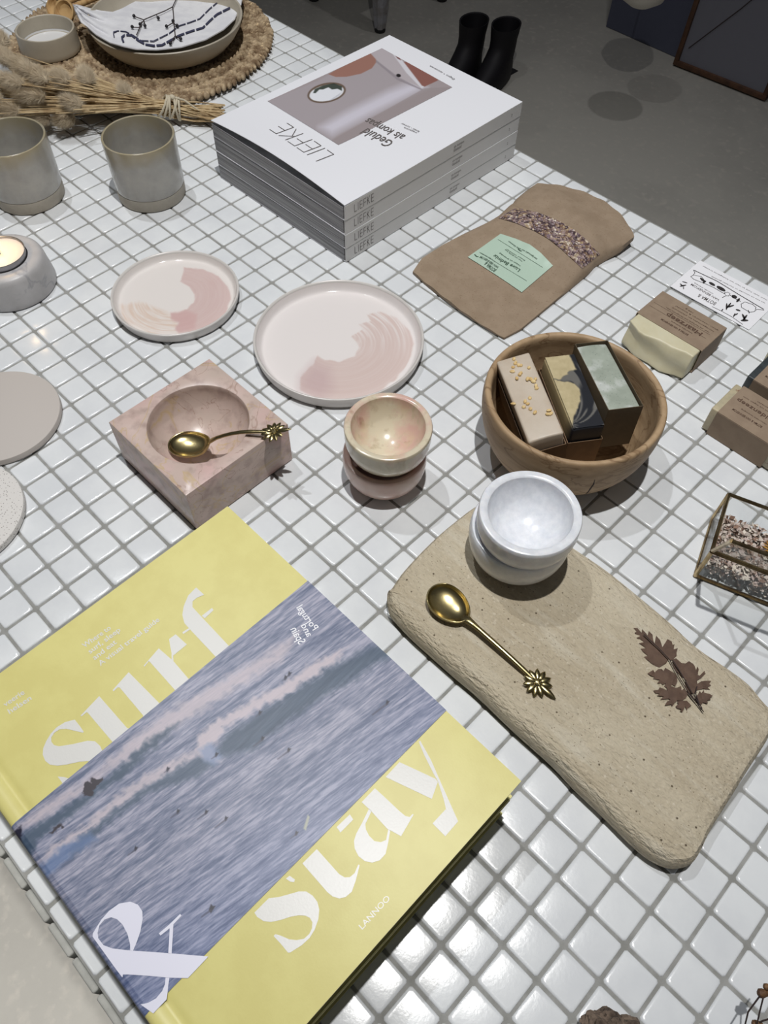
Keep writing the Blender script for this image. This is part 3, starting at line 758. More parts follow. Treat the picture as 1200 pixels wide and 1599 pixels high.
for k in range(1, 15):
    f_ = k / 15; r = (rb - .0003) * math.cos(f_ * PI / 2); z = H - .0012 - .0325 * math.sin(f_ * PI / 2)
    rings.append([bm.verts.new((cxb + r * math.cos(2 * PI * i / n + PI / 4), cyb + r * math.sin(2 * PI * i / n + PI / 4), Z0 + z)) for i in range(n)])
for A, B in zip(rings, rings[1:]):
    for i in range(n): bm.faces.new([A[i], A[(i + 1) % n], B[(i + 1) % n], B[i]])
bm.faces.new(rings[0][::-1]); bm.faces.new(rings[-1])
obj('marble_block', bm, m_pinkm, t, angle=30)

# ------------------------------------------------------------------ bowls
def bowl_prof(rb, rm, zm, rr, h, th, zi):
    out = [(0, .0005), (rb * .9, 0), (rb, .0005)]
    for k in range(1, 9):
        a = k / 8 * PI / 2; out.append((rb + (rm - rb) * math.sin(a), zm * (1 - math.cos(a))))
    for k in range(1, 5):
        f_ = k / 4; out.append((rm + (rr - rm) * f_ ** 2, zm + (h - .0015 - zm) * f_))
    out += [(rr - .0006, h - .0004), (rr - .0016, h), (rr - th + .0012, h - .0001), (rr - th, h - .0010)]
    ri = rr - th
    for k in range(1, 11):
        a = k / 10 * PI / 2; out.append((ri * math.cos(a) if k < 10 else 0, zi + (h - .001 - zi) * (1 - math.sin(a))))
    return out
def bowl(name, label, cx, cy, z, prof, mt, group=None, tilt=(0, 0)):
    bm = NB(); lathe(bm, prof, (0, 0, 0), 96)
    o = obj(name, bm, mt, loc=(cx, cy, z), rot=(tilt[0], tilt[1], random.uniform(0, 3))); tag(o, label, 'bowl', group); return o
pp = bowl_prof(.0165, .0328, .026, .0322, .034, .0048, .007)
bowl('marble_bowl', 'lower rose pink stone bowl, holding a cream bowl nested in it', -.3078, .1368, Z0, pp, m_onyx2, 'two nested pink stone bowls')
bowl('marble_bowl', 'upper cream and pink veined stone bowl nested on top of a rose one', -.3058, .1376, Z0 + .0302, bowl_prof(.0130, .0326, .024, .0330, .035, .0052, .007), m_onyx, 'two nested pink stone bowls')
ZB = .0222
bowl('marble_bowl', 'lower white marble bowl standing on the beige board, under its twin', -.1818, .1435, ZB, bowl_prof(.0175, .0355, .027, .0348, .037, .0045, .006), m_wmarb, 'two nested white marble bowls')
bowl('marble_bowl', 'upper white marble bowl, open and empty, nested in another over the beige board', -.1785, .1428, ZB + .0262, bowl_prof(.0140, .0346, .022, .0344, .033, .0060, .006), m_wmarb, 'two nested white marble bowls')

# ------------------------------------------------------------------ travertine board
out_px = [(750,785,1),(706,816,1),(667.5,850,1),(629,891,1),(610.7,917,1),(605,935,0),(606,953,0),(613,968.6,0),(636.5,994.5,0),(667.5,1023,0),(714,1064,0),(745,1090,0),(800,1143,0),(860,1197,0),(894,1233,0),(939,1276,0),(982,1319,0),(1013,1344.6,0),(1041,1357,0),(1064,1356,0),
          (1081,1347,.4),(1098,1325,.8),(1115,1293,1),(1143,1248,1),(1171,1203,1),(1200,1158,1),(1214,1130,1),(1212,1112,1),(1200,1100,1),(1191,1090,1),(1171.6,1067,1),(1140,1043,1),(1090,1009,1),(1050,972,1),(1000,930,1),(950,890,1),(895,852.5,1),(850,822,1),(812,796,1),(785,783,1)]
outl = [at2(u, v, .004 + .0135 * k) for u, v, k in out_px]
def densify(P, n=140):
    P = [Vector((a, b)) for a, b in P]; N_ = len(P); pts = []
    for i in range(N_):
        p0, p1, p2, p3 = P[i - 1], P[i], P[(i + 1) % N_], P[(i + 2) % N_]
        for k in range(4):
            t_ = k / 4; pts.append(.5 * ((2 * p1) + (p2 - p0) * t_ + (2 * p0 - 5 * p1 + 4 * p2 - p3) * t_ ** 2 + (3 * p1 - p0 - 3 * p2 + p3) * t_ ** 3))
    return pts
def slab(bm, outline, prof, grid_top=None):
    P = densify(outline); N_ = len(P); area = sum(P[i].x * P[(i + 1) % N_].y - P[(i + 1) % N_].x * P[i].y for i in range(N_))
    if area < 0: P = P[::-1]
    nr = []
    for i in range(N_):
        t_ = P[(i + 1) % N_] - P[i - 1]; nr.append(Vector((-t_.y, t_.x)).normalized())
    cen = sum(P, Vector((0, 0))) / N_
    def inset(i, ins):
        a_ = min(ins, .0030); q = P[i] + nr[i] * a_; return q + (cen - q) * (max(0, ins - a_) / .07)
    rings = [[bm.verts.new((inset(i, ins).x, inset(i, ins).y, z)) for i in range(N_)] for ins, z in prof]
    for A, B in zip(rings, rings[1:]):
        for i in range(N_): bm.faces.new([A[i], A[(i + 1) % N_], B[(i + 1) % N_], B[i]])
    bm.faces.new(rings[0][::-1]); bmesh.ops.triangulate(bm, faces=[bm.faces.new(rings[-1])])
bm = NB()
slab(bm, outl, [(.0035, Z0), (.0012, .0022), (.0, .006), (.0, .012), (.0010, .0165), (.0030, .0196), (.0065, .0214), (.0120, ZB - .0003), (.0180, ZB)])
o = obj('serving_board', bm, m_board); tag(o, 'thick beige cast stone board with rounded corners, under the white bowls', 'board')

# ------------------------------------------------------------------ brass spoons
def spoon(label, a, b, arch=0.0, lift=0.0):
    """a: centre of the bowl rim, b: centre of the flower finial"""
    a, b = Vector(a), Vector(b); L_ = (b - a).length; X = (b - a).normalized(); Y = Vector((0, 0, 1)).cross(X).normalized(); Z = X.cross(Y)
    t = thing('brass_spoon', label, 'spoon', tuple(a), math.atan2(X.y, X.x), 'brass spoons with flower finials')
    def T(x, y, z):
        z += max(0.0, .012 - x) * lift
        return a + X * x + Y * y + Z * (z + arch * math.sin(PI * min(1, max(0, (x - .008) / (L_ - .008)))))
    bm = NB(); lx, ly = .0170, .0128; n = 40; rows = []
    def rim(th, k): # egg outline, pointed towards the handle
        c, s_ = math.cos(th), math.sin(th); w_ = 1 - .10 * c
        return (c * lx * k, s_ * ly * k * w_)
    prof = [(1.0, 0), (.985, .0006), (.955, .0007), (.925, .0002)] + [(math.cos(f_ * PI / 2) * .92, -.0056 * math.sin(f_ * PI / 2)) for f_ in [.12, .25, .38, .5, .62, .74, .86, .95]]
    oprof = [(math.cos(f_ * PI / 2) * 1.0, -.0066 * math.sin(f_ * PI / 2)) for f_ in [.1, .22, .34, .46, .58, .7, .82, .94]]
    inner = [[bm.verts.new(T(*rim(2 * PI * i / n, k), z)) for i in range(n)] for k, z in prof]
    outer = [[bm.verts.new(T(*rim(2 * PI * i / n, k), z)) for i in range(n)] for k, z in oprof]
    for seq in (inner, [inner[0]] + outer):
        for A, B in zip(seq, seq[1:]):
            for i in range(n): bm.faces.new([A[i], A[(i + 1) % n], B[(i + 1) % n], B[i]])
        bm.faces.new(seq[-1])
    obj('spoon_bowl', bm, m_brass, t, angle=60)
    bm = NB(); rings = []; n = 12
    stt = [(lx - .004, .0030, .0009, -.0016), (lx - .001, .0034, .0012, -.0004), (lx + .002, .0026, .0013, .0003), (lx + .008, .0019, .0012, .0006), (L_ * .35, .0018, .0012, .0006), (L_ * .45, .0018, .0011, .0005), (L_ * .55, .0017, .0011, .0004), (L_ * .65, .0017, .0011, .0004), (L_ * .74, .0017, .0011, .0004), (L_ - .014, .0017, .0011, .0002), (L_ - .004, .0016, .0010, .0)]
    for x, wy, wz, z in stt: rings.append([bm.verts.new(T(x, wy * math.cos(2 * PI * k / n), z + wz * math.sin(2 * PI * k / n))) for k in range(n)])
    for A, B in zip(rings, rings[1:]):
        for k in range(n): bm.faces.new([A[k], A[(k + 1) % n], B[(k + 1) % n], B[k]])
    bm.faces.new(rings[0]); bm.faces.new(rings[-1])
    obj('handle', bm, m_brass, t, angle=60)
    bm = NB()
    R3 = Matrix((X, Y, Z)).transposed()
    for k in range(11):
        an = 2 * PI * k / 11
        ln = .0098 if k else .0150
        d = Vector((math.cos(an), math.sin(an), 0)); Mx = R3 @ Matrix.Rotation(an, 3, 'Z')
        rs = []
        for f_, w_ in [(.1, .45), (.3, .9), (.6, 1.0), (.85, .62), (1.0, .12)]:
            cpt = T(L_ + d.x * ln * f_, d.y * ln * f_, .0002 - .0012 * (f_ - .3) ** 2)
            yv = Mx @ Vector((0, 1, 0)); zv = Mx @ Vector((0, 0, 1))
            rs.append([bm.verts.new(cpt + yv * (.0021 * w_ * math.cos(2 * PI * q / 8)) + zv * (.0011 * w_ * max(-.5, math.sin(2 * PI * q / 8)))) for q in range(8)])
        for A, B in zip(rs, rs[1:]):
            for q in range(8): bm.faces.new([A[q], A[(q + 1) % 8], B[(q + 1) % 8], B[q]])
        bm.faces.new(rs[0]); bm.faces.new(rs[-1])
    ellipsoid(bm, T(L_, 0, .0008), .0030, .0030, .0014, R3, 14, 8)
    for k in range(9):
        an = k * 2.4; r = .0006 * math.sqrt(k) * 1.6; ellipsoid(bm, T(L_ + r * math.cos(an), r * math.sin(an), .0021 - r * .12), .0006, .0006, .0005, R3, 8, 5)
    obj('flower_finial', bm, m_brass, t, angle=60)
    return t
spoon('brass spoon lying on the beige board below the white bowls', (-.1858, .0768, ZB + .0071), (-.1072, .0772, ZB + .0030), .0015)
spoon('brass spoon resting inside the hollow of the pink marble block', (-.4210, .0372, .0238), (-.3690, .0793, .0520), .0064, .34)

# ------------------------------------------------------------------ pressed leaf
t = thing('pressed_leaf', 'brown dried fern-like leaf lying flat on the beige board', 'leaf', (-.0533, .149, ZB))
bm = NB(); zl = ZB + .0006
def lp(u, v): return at(960 + u / 6.667, 940 + v / 6.667, zl)
for k, P in enumerate([
 [(200,270),(240,275),(285,320),(290,280),(330,330),(345,350),(360,300),(395,340),(405,400),(420,430),(435,350),(475,400),(490,430),(500,470),(520,440),(555,385),(600,410),(605,450),(625,440),(620,490),(660,480),(645,530),(650,560),(620,590),(590,610),(565,596),(540,640),(510,655),(470,680),(430,665),(380,635),(345,605),(308,570),(350,560),(300,520),(275,485),(330,480),(290,450),(255,430),(310,415),(270,385),(230,375),(275,350),(220,330),(212,320),(235,310)],
 [(600,600),(640,590),(700,635),(740,640),(775,620),(820,645),(840,670),(850,720),(865,675),(880,700),(865,760),(885,770),(940,715),(945,750),(905,790),(860,820),(865,850),(900,830),(940,822),(1010,820),(985,855),(1005,870),(970,890),(995,910),(920,905),(860,920),(835,950),(800,960),(760,930),(740,880),(735,830),(750,820),(720,790),(690,770),(660,740),(620,690),(610,640)],
 [(345,745),(400,712),(420,735),(455,700),(490,705),(510,720),(530,685),(580,720),(630,750),(650,780),(655,830),(630,880),(600,860),(580,900),(560,925),(545,895),(520,880),(530,850),(495,862),(490,845),(445,850),(470,815),(400,800),(420,785),(375,770)],
 [(405,925),(455,920),(470,890),(510,905),(550,930),(540,880),(600,880),(640,900),(690,880),(700,920),(720,905),(765,950),(745,1000),(700,1030),(650,1030),(620,1060),(600,1090),(590,1070),(520,1080),(545,1040),(580,1020),(560,1010),(475,1020),(510,985),(440,980),(470,960),(425,950)],
 [(650,1040),(700,1035),(750,1030),(780,1060),(795,1085),(765,1105),(750,1130),(735,1090),(720,1120),(705,1150),(685,1145),(690,1120),(650,1110),(635,1090),(660,1070)],
 [(835,1000),(870,960),(885,930),(900,955),(925,925),(930,950),(985,960),(1020,985),(990,1000),(1000,1020),(960,1030),(965,1065),(920,1050),(895,1075),(865,1055),(840,1030)]]):
    poly_flat(bm, [tuple(Vector(lp(*q)) + Vector((0, 0, .00022 * k + .0004 * math.sin(i * 1.9)))) for i, q in enumerate(P)])
bmesh.ops.solidify(bm, geom=bm.faces[:], thickness=.0003)
obj('leaflets', bm, m_leaf, t, smooth=False)
bm = NB()
for P in ([(300, 350), (440, 480), (560, 605), (650, 770), (760, 950), (920, 1155)], [(600, 620), (700, 780), (800, 960), (905, 1120)], [(850, 890), (835, 960), (870, 1060)], [(760, 960), (800, 1010), (860, 1075)]):
    q = [lp(*p) for p in P]; tube(bm, [(p[0], p[1], zl + .0019) for p in q], [.00035] * len(q), 6)
obj('stem', bm, m_twig, t)

# ------------------------------------------------------------------ wooden bowl and soaps
WB = (-.2274, .2612)
def wprof():
    out = [(0, .001), (.036, .0), (.042, .0008), (.050, .006), (.0585, .0150), (.0645, .0270), (.0680, .0400), (.0694, .0520), (.0692, .0600), (.0686, .0645), (.0672, .0660), (.0652, .0658), (.0638, .0645), (.0628, .0610),
           (.0622, .0520), (.0605, .0400), (.0570, .0280), (.0510, .0180), (.0420, .0110), (.0300, .0085), (0, .0080)]
    P = [Vector(p) for p in out]; res = []
    for i in range(len(P) - 1):
        p0 = P[max(i - 1, 0)]; p1 = P[i]; p2 = P[i + 1]; p3 = P[min(i + 2, len(P) - 1)]
        for k in range(3):
            t_ = k / 3; q = .5 * ((2 * p1) + (p2 - p0) * t_ + (2 * p0 - 5 * p1 + 4 * p2 - p3) * t_ ** 2 + (3 * p1 - p0 - 3 * p2 + p3) * t_ ** 3); res.append((max(0, q.x), max(0, q.y)))
    res = [q for q in res if q[0] > 1e-4]; return [(0, .001)] + res + [(0, .008)]
bm = NB(); lathe(bm, wprof(), (0, 0, 0), 128, wob=lambda a, z: .010 * math.sin(2 * a + .8) * (z / .066) + .004 * math.sin(3 * a))
wb = obj('wooden_bowl', bm, m_wood, loc=(WB[0], WB[1], Z0)); tag(wb, 'turned brown wooden bowl holding three upright soap bars', 'bowl')
bm = NB()   # the drying crack in its side
cr_pts = [(925, 737), (923, 745), (918, 752), (914, 759), (909, 764)]
zs_ = [.049, .042, .034, .025, .016]
cpts = []
for (u, v), z in zip(cr_pts, zs_):
    p = at(u, v, z); d = Vector((p[0] - WB[0], p[1] - WB[1], 0)); cpts.append(d)
an = [math.atan2(d.y, d.x) for d in cpts]
rr_ = [float(np.interp(z, [.0008, .006, .015, .027, .04, .052, .06], [.042, .050, .0585, .0645, .0680, .0694, .0692])) * (1 + .010 * math.sin(2 * a + .8) * (z / .066) + .004 * math.sin(3 * a)) for z, a in zip(zs_, an)]
tube(bm, [(WB[0] + r * math.cos(a), WB[1] + r * math.sin(a), z + Z0) for r, a, z in zip(rr_, an, zs_)], [.0003, .0007, .0008, .0007, .0003], 6)
ck = obj('drying_crack', bm, m_twig, wb)

SANG = math.radians(-35)
def soap_bar(label, ctop, ztop, L_, W_, H_, ang, tilt, m_soap, sleeve_h, m_sl, group='soap bars in the wooden bowl', topf=None, sl_over=.0012, pitch=0.0):
    """bar on its long edge; ctop = centre of its top face"""
    Rz = Matrix.Rotation(ang, 3, 'Z') @ Matrix.Rotation(tilt, 3, 'X') @ Matrix.Rotation(pitch, 3, 'Y')
    o_ = Vector((ctop[0], ctop[1], ztop))
    t = thing('soap_bar', label, 'soap', tuple(o_ + Rz @ Vector((0, 0, -H_))), ang, group)
    bm = NB(); nx, ny = 26, 10
    box(bm, (0, 0, 0), (L_, W_, H_), None, bevel=.0016, seg=3)
    bmesh.ops.subdivide_edges(bm, edges=[e for e in bm.edges if e.calc_length() > .012], cuts=5, use_grid_fill=True)
    for v in bm.verts:
        v.co.z += .0008 * (math.sin(v.co.x * 170 + 1) * math.cos(v.co.y * 140)) * (1 if v.co.z > 0 else 0)
        v.co = o_ + Rz @ (v.co + Vector((0, 0, -H_ / 2)))
    s = obj('soap_block', bm, m_soap, t, angle=40)
    if topf: topf(t, s, o_, Rz)
    bm = NB(); th = .0005
    lo = -H_ - .0006
    for (sx, sy, lx_, ly_) in ((0, 1, L_ + 2 * sl_over, th), (0, -1, L_ + 2 * sl_over, th), (1, 0, th, W_ + 2 * sl_over), (-1, 0, th, W_ + 2 * sl_over)):
        hh = sleeve_h; 
        hh2 = sleeve_h + (.010 if (sy == 1 and sleeve_h > .9 * H_) else 0)
        c_ = Vector((sx * (L_ / 2 + sl_over), sy * (W_ / 2 + sl_over), lo + hh / 2))
        box(bm, o_ + Rz @ c_, (lx_, ly_, hh), Rz)
    box(bm, o_ + Rz @ Vector((0, 0, lo)), (L_ + 2 * sl_over, W_ + 2 * sl_over, th), Rz)
    obj('kraft_sleeve', bm, m_sl, t, smooth=False)
    return t
m_soap1 = mat('cream_oat_soap', lc(196, 184, 168), rough=.42, sss=.15, sssr=(.004,), col2=lc(188, 174, 156), nscale=40)
m_soap3 = mat('sage_green_soap', lc(164, 172, 160), rough=.42, col2=lc(150, 158, 146), nscale=50, extra=[('noise', 40, .5, .6, lc(196, 200, 196), (1, 1, 1)), ('speck', 420, .08, .2, lc(120, 130, 122), (1, 1, 1))])
m_soap2 = mat('marbled_black_soap', lc(186, 172, 134), rough=.38, attr=True)
m_oat = mat('toasted_oat_flake', lc(226, 202, 150), rough=.7, col2=lc(206, 172, 112), nscale=200)
m_sleeved = mat('brown_card_sleeve', lc(124, 98, 72), rough=.7, col2=lc(114, 90, 66), nscale=90)
m_sleeveo = mat('olive_card_sleeve', lc(92, 78, 58), rough=.7, col2=lc(84, 72, 54), nscale=90)
def oats(t, s, o_, Rz):
    bm = NB()
    for (u, v) in [(803, 560), (806, 565), (810, 570), (802, 572), (801, 578), (812, 584), (808, 589), (814, 582), (826, 576), (829, 593), (824, 592), (833, 597), (837, 604), (821, 625), (825, 629), (819, 633), (829, 637), (836, 643), (857, 643), (860, 648), (855, 648), (805, 567), (814, 571), (836, 594), (838, 608), (803, 626), (828, 621)]:
        p = at(u, v, o_.z + .001); q = Matrix.Rotation(random.uniform(0, 3), 3, 'Z') @ Matrix.Rotation(random.uniform(-.5, .5), 3, 'X')
        ellipsoid(bm, (p[0], p[1], 0), 0.0019 * random.uniform(.6, 1.15), .0014, .0010, q, 8, 6)
    # drop each flake on the tilted top face
    nrm = Rz @ Vector((0, 0, 1))
    for v in bm.verts:
        v.co.z = v.co.z + o_.z - ((v.co.x - o_.x) * nrm.x + (v.co.y - o_.y) * nrm.y) / nrm.z + .0006
    obj('oat_flakes', bm, m_oat, t)['kind'] = 'stuff'
soap_bar('cream oat soap bar in the wooden bowl, sprinkled with golden oat flakes', (-.2493, .2305), .0710, .0830, .0265, .036, math.radians(-33.3), math.radians(12), m_soap1, .0240, m_sleeved, topf=oats)
def marbled(t, s, o_, Rz):
    inv = Rz.inverted()
    me = s.data
    def f_(P3):
        P = to_px(P3); c = np.tile(np.array([186., 172, 136]), (len(P), 1))
        c = c + ((fbm(P[:, 0] / 6, P[:, 1] / 6, 3) - .5) * 24)[:, None]
        d = mask(P + ((fbm(P[:, 0] / 7, P[:, 1] / 7, 2) - .5) * 5)[:, None], cr([(455,340),(500,345),(560,310),(600,285),(560,200),(600,190),(640,260),(690,380),(740,480),(772,600),(770,640),(590,650),(580,610),(600,540),(625,470),(620,400),(590,370),(520,355)], 740, 500, 3.75), 1.0)
        c = mix(c, (34, 36, 42), d)
        cx_, cy_ = 740 + 570 / 3.75, 500 + 610 / 3.75
        an_ = np.arctan2(P[:, 1] - cy_, P[:, 0] - cx_); rr_ = np.hypot(P[:, 0] - cx_, P[:, 1] - cy_)
        st = np.clip((vn((an_ + rr_ * .012) * 9 + 40, rr_ / 26) - .60) * 6, 0, 1) * d
        c = mix(c, (150, 146, 136), st * .6)
        return c
    # a finely divided top face carries the swirl
    bm = NB(); L_, W_ = .0738, .0238; nx, ny = 110, 40; rows = []
    for j in range(ny + 1):
        rows.append([bm.verts.new(o_ + Rz @ Vector((-L_ / 2 + L_ * i / nx, -W_ / 2 + W_ * j / ny, .0010))) for i in range(nx + 1)])
    for A, B in zip(rows, rows[1:]):
        for i in range(nx): bm.faces.new([A[i], A[i + 1], B[i + 1], B[i]])
    sw = obj('swirled_top', bm, m_soap2, t, angle=80); paint(sw, f_); 
    ax_ = np.array(Rz @ Vector((1, 0, 0)))
    paint(s, lambda P: mix(np.tile(np.array([176., 160, 122]), (len(P), 1)), (36, 38, 44), ((P - np.array(o_)) @ ax_ > .030).astype(float)))
soap_bar('cream soap bar with black swirls in the wooden bowl, between two others', (-.2314, .2648), .0640, .0750, .0250, .047, SANG, math.radians(0), m_soap2, .0340, m_sleeved, topf=marbled)
soap_bar('pale grey green soap bar in the wooden bowl, in a tall card sleeve', (-.2193, .2885), .0725, .0725, .0250, .038, math.radians(-34.6), math.radians(-1), m_soap3, .0405, m_sleeveo, sl_over=.0010, pitch=math.radians(-4))

# ------------------------------------------------------------------ soaps lying on the tiles
def flat_soap(label, x0, x1, y0, y1, h, sx0, sx1, sy0, sy1, m_soap, m_sl, texts=None, wavy=False):
    """block spans x0..x1,y0..y1; sleeve spans sx/sy over it"""
    t = thing('wrapped_soap', label, 'soap', ((x0 + x1) / 2, (y0 + y1) / 2, Z0), 0)
    bm = NB(); box(bm, ((x0 + x1) / 2, (y0 + y1) / 2, Z0 + h / 2 + .0006), (x1 - x0, y1 - y0, h - .001), None, bevel=.0014, seg=3)
    if wavy:
        bmesh.ops.subdivide_edges(bm, edges=[e for e in bm.edges if e.calc_length() > .010], cuts=9, use_grid_fill=True)
        for v in bm.verts:
            if v.co.y < y0 + .004:
                k = math.sin(v.co.x * 210) * .0014 + math.sin(v.co.x * 95 + 1.2 + v.co.z * 60) * .0022 + math.sin(v.co.z * 260 + v.co.x * 60) * .0012
                v.co.y += k - .0012 - .35 * (Z0 + h - v.co.z) * .5
    obj('soap_block', bm, m_soap, t, angle=50)
    bm = NB(); th = .0005; cx, cy = (sx0 + sx1) / 2, (sy0 + sy1) / 2; zc = Z0 + h / 2
    box(bm, (cx, cy, Z0 + h + .0004), (sx1 - sx0, sy1 - sy0, th)); box(bm, (cx, cy, Z0 + .0003), (sx1 - sx0, sy1 - sy0, th))
    if sy0 > y0 + .002 and sx0 <= x0 + .001:       # sleeve open towards -y
        for xx in (sx0, sx1): box(bm, (xx, cy, zc), (th, sy1 - sy0, h))
        box(bm, (cx, sy1, zc), (sx1 - sx0, th, h))
    else:
        for yy in (sy0, sy1): box(bm, (cx, yy, zc), (sx1 - sx0, th, h))
    obj('kraft_sleeve', bm, m_sl, t, smooth=False)
    if texts:
        bm = NB(); z = Z0 + h + .0009
        for s_, x, y, hh, w_, bold in texts: put_text(bm, s_, (x, y, z), (-1, 0, 0), (0, -1, 0), height=hh, width=w_, bold=bold)
        obj('sleeve_lettering', bm, m_brownink, t, smooth=False, recalc=False)
    return t
m_cream = mat('pale_yellow_soap', lc(208, 202, 174), rough=.45, sss=.1, sssr=(.004,), col2=lc(200, 192, 160), nscale=30)
hz = .0262
fl = flat_soap('cream soap bar in a brown sleeve between the wooden bowl and business card', -.2635, -.1985, .4025, .4555, hz, -.2648, -.1972, .4155, .4568, m_cream, m_kraft2,
    [('Haarzeep', -.2085, .4352, .0050, .0365, .01), ('BOTMA & VAN BENNEKOM', -.2165, .4248, .0022, .0280, .008), ('natuurlijke verzorging', -.2150, .4285, .0013, .0220, 0),
     ('voor alle haartypes met biologische oliën', -.2050, .4405, .0013, .0450, 0), ('handgemaakt en plasticvrij', -.2030, .4445, .0013, .0430, 0), ('geur: rozemarijn & lavendel', -.2010, .4485, .0013, .0440, 0), ('100 g', -.2290, .4520, .0013, .0080, 0)], wavy=True)
bm = NB()
for yy in (.4312, .4378): ribbon(bm, [(-.2620, yy, Z0 + hz + .0010), (-.2030, yy, Z0 + hz + .0010)], .0002)
obj('printed_rules', bm, m_brownink, fl, smooth=False, recalc=False)
m_kr = mat('herb_flecked_soap', lc(188, 176, 146), rough=.45, col2=lc(168, 160, 136), nscale=60, extra=[('noise', 90, .66, .72, lc(120, 66, 46), (1, 1, 1))])
flat_soap('herb-flecked soap in a brown card sleeve, nearest the glass box', -.1560, -.0880, .3655, .4045, .0262, -.1500, -.0985, .3645, .4055, m_kr, m_kraft2,
    [('Kruidenzeep', -.1060, .3900, .0042, .0400, .01), ('BOTMA & VAN BENNEKOM', -.1160, .3770, .0024, .0270, .01), ('natuurlijke verzorging', -.1150, .3815, .0012, .0230, 0), ('met kruiden uit eigen tuin', -.1060, .3950, .0012, .0380, 0), ('handgemaakt', -.1150, .3985, .0012, .0180, 0)])
m_coal = mat('charcoal_soap', lc(70, 78, 80), rough=.4, col2=lc(44, 48, 52), nscale=40)
flat_soap('dark charcoal soap in a brown card sleeve, just behind the herb-flecked one', -.1540, -.0860, .4190, .4560, .0262, -.1480, -.0920, .4180, .4570, m_coal, m_kraft2,
    [('BOTMA & VAN BENNEKOM', -.1160, .4300, .0022, .0270, .01)])
flat_soap('sleeved soap at the right edge, only a corner showing, rearmost of three', -.1580, -.0900, .4650, .5020, .0262, -.1560, -.0960, .4640, .5030, m_cream, m_kraft2)

# ------------------------------------------------------------------ business card
ca, cb, cc_ = at(1093.8, 407.6), at(1047, 448), at(1169.7, 516)
ux = (Vector(cc_) - Vector(cb)).normalized(); uy = Vector((-ux.y, ux.x, 0))
c0 = Vector(cb); c0.z = Z0
t = thing('business_card', 'white business card with black botanical drawings lying on the tiles', 'card', tuple(c0 + ux * .0425 + uy * .0275), math.atan2(ux.y, ux.x))
bm = NB(); Mz = Matrix((ux, uy, Vector((0, 0, 1)))).transposed()
box(bm, c0 + ux * .0429 + uy * .0276 + Vector((0, 0, .0002)), (.0858, .0552, .0004), Mz); obj('card_sheet', bm, m_white, t, smooth=False)
def kp(u, v): return at(1040 + u / 7.5, 400 + v / 7.5, Z0 + .0006)
bm = NB()
def kl(P, w_=.0005): ribbon(bm, [tuple(kp(*p)) for p in P], w_)
kl([(335, 165), (600, 290), (860, 450), (1150, 622)], .0009); kl([(325, 160), (345, 195), (320, 225), (295, 238), (330, 270), (460, 320), (560, 365), (690, 440)], .0006)
kl([(330, 222), (420, 238), (470, 300), (440, 320)], .0005); kl([(700, 450), (690, 425), (730, 420), (755, 440), (740, 465), (705, 462), (665, 485)], .0006); kl([(1155, 632), (1070, 622), (1035, 650), (985, 655), (890, 600), (885, 560), (930, 535), (1020, 565), (1060, 600), (1050, 625)], .0006)
kl([(545, 590), (650, 640), (780, 712), (905, 800)], .0005); kl([(755, 455), (820, 500), (880, 530)], .0006)
def blob(c, a, b, an, mi=0):
    poly_flat(bm, [tuple(kp(c[0] + a * math.cos(t_) * math.cos(an) - b * math.sin(t_) * math.sin(an), c[1] + a * math.cos(t_) * math.sin(an) + b * math.sin(t_) * math.cos(an))) for t_ in np.linspace(0, 2 * PI, 13)[:-1]])
for c, a, b, an in [((430, 275), 34, 12, .7), ((455, 300), 24, 10, -.4), ((545, 325), 42, 15, .5), ((650, 380), 60, 20, .5), ((805, 475), 34, 20, .3), ((850, 515), 30, 14, -.8), ((740, 580), 45, 10, -.9), ((765, 585), 42, 9, -.3), ((715, 590), 42, 10, -1.5),
                    ((850, 632), 30, 9, .3), ((805, 690), 26, 8, -1.1), ((830, 680), 22, 7, -.5), ((930, 720), 44, 12, -.9), ((915, 710), 40, 12, 1.1), ((925, 752), 46, 12, 0), ((975, 650), 22, 6, 1.2), ((665, 630), 16, 7, -.9), ((205, 345), 40, 8, -.2), ((185, 335), 24, 6, .7), ((210, 370), 18, 5, 1.5), ((225, 305), 34, 5, .3)]: blob(c, a, b, an)
obj('botanical_drawing', bm, m_black, t, smooth=False, recalc=False)
bm = NB()
def cardtext(s_, a, b, h): 
    A = Vector(kp(*a)); B = Vector(kp(*b)); X = B - A; put_text(bm, s_, A, X, Vector((X.y, -X.x, 0)) * -1, height=h, width=X.length, bold=.004)
cardtext('BOTMA &', (600, 545), (395, 440), .0050); cardtext('VAN BENNEKOM', (640, 510), (310, 320), .0030); cardtext('natuurlijke verzorging', (560, 440), (340, 310), .0012)
for a, b in [((440, 118), (700, 250)), ((720, 262), (1195, 520)), ((540, 232), (850, 370)), ((620, 255), (1170, 560))]:
    A, B = a, b
cardtext('van huis uit natuurlijk en duurzaam gemaakt', (1170, 548), (540, 232), .0013); cardtext('puur voor huid en haar van biologische kruiden', (1190, 512), (440, 112), .0013)

obj('card_lettering', bm, m_greyink, t, smooth=False, recalc=False)

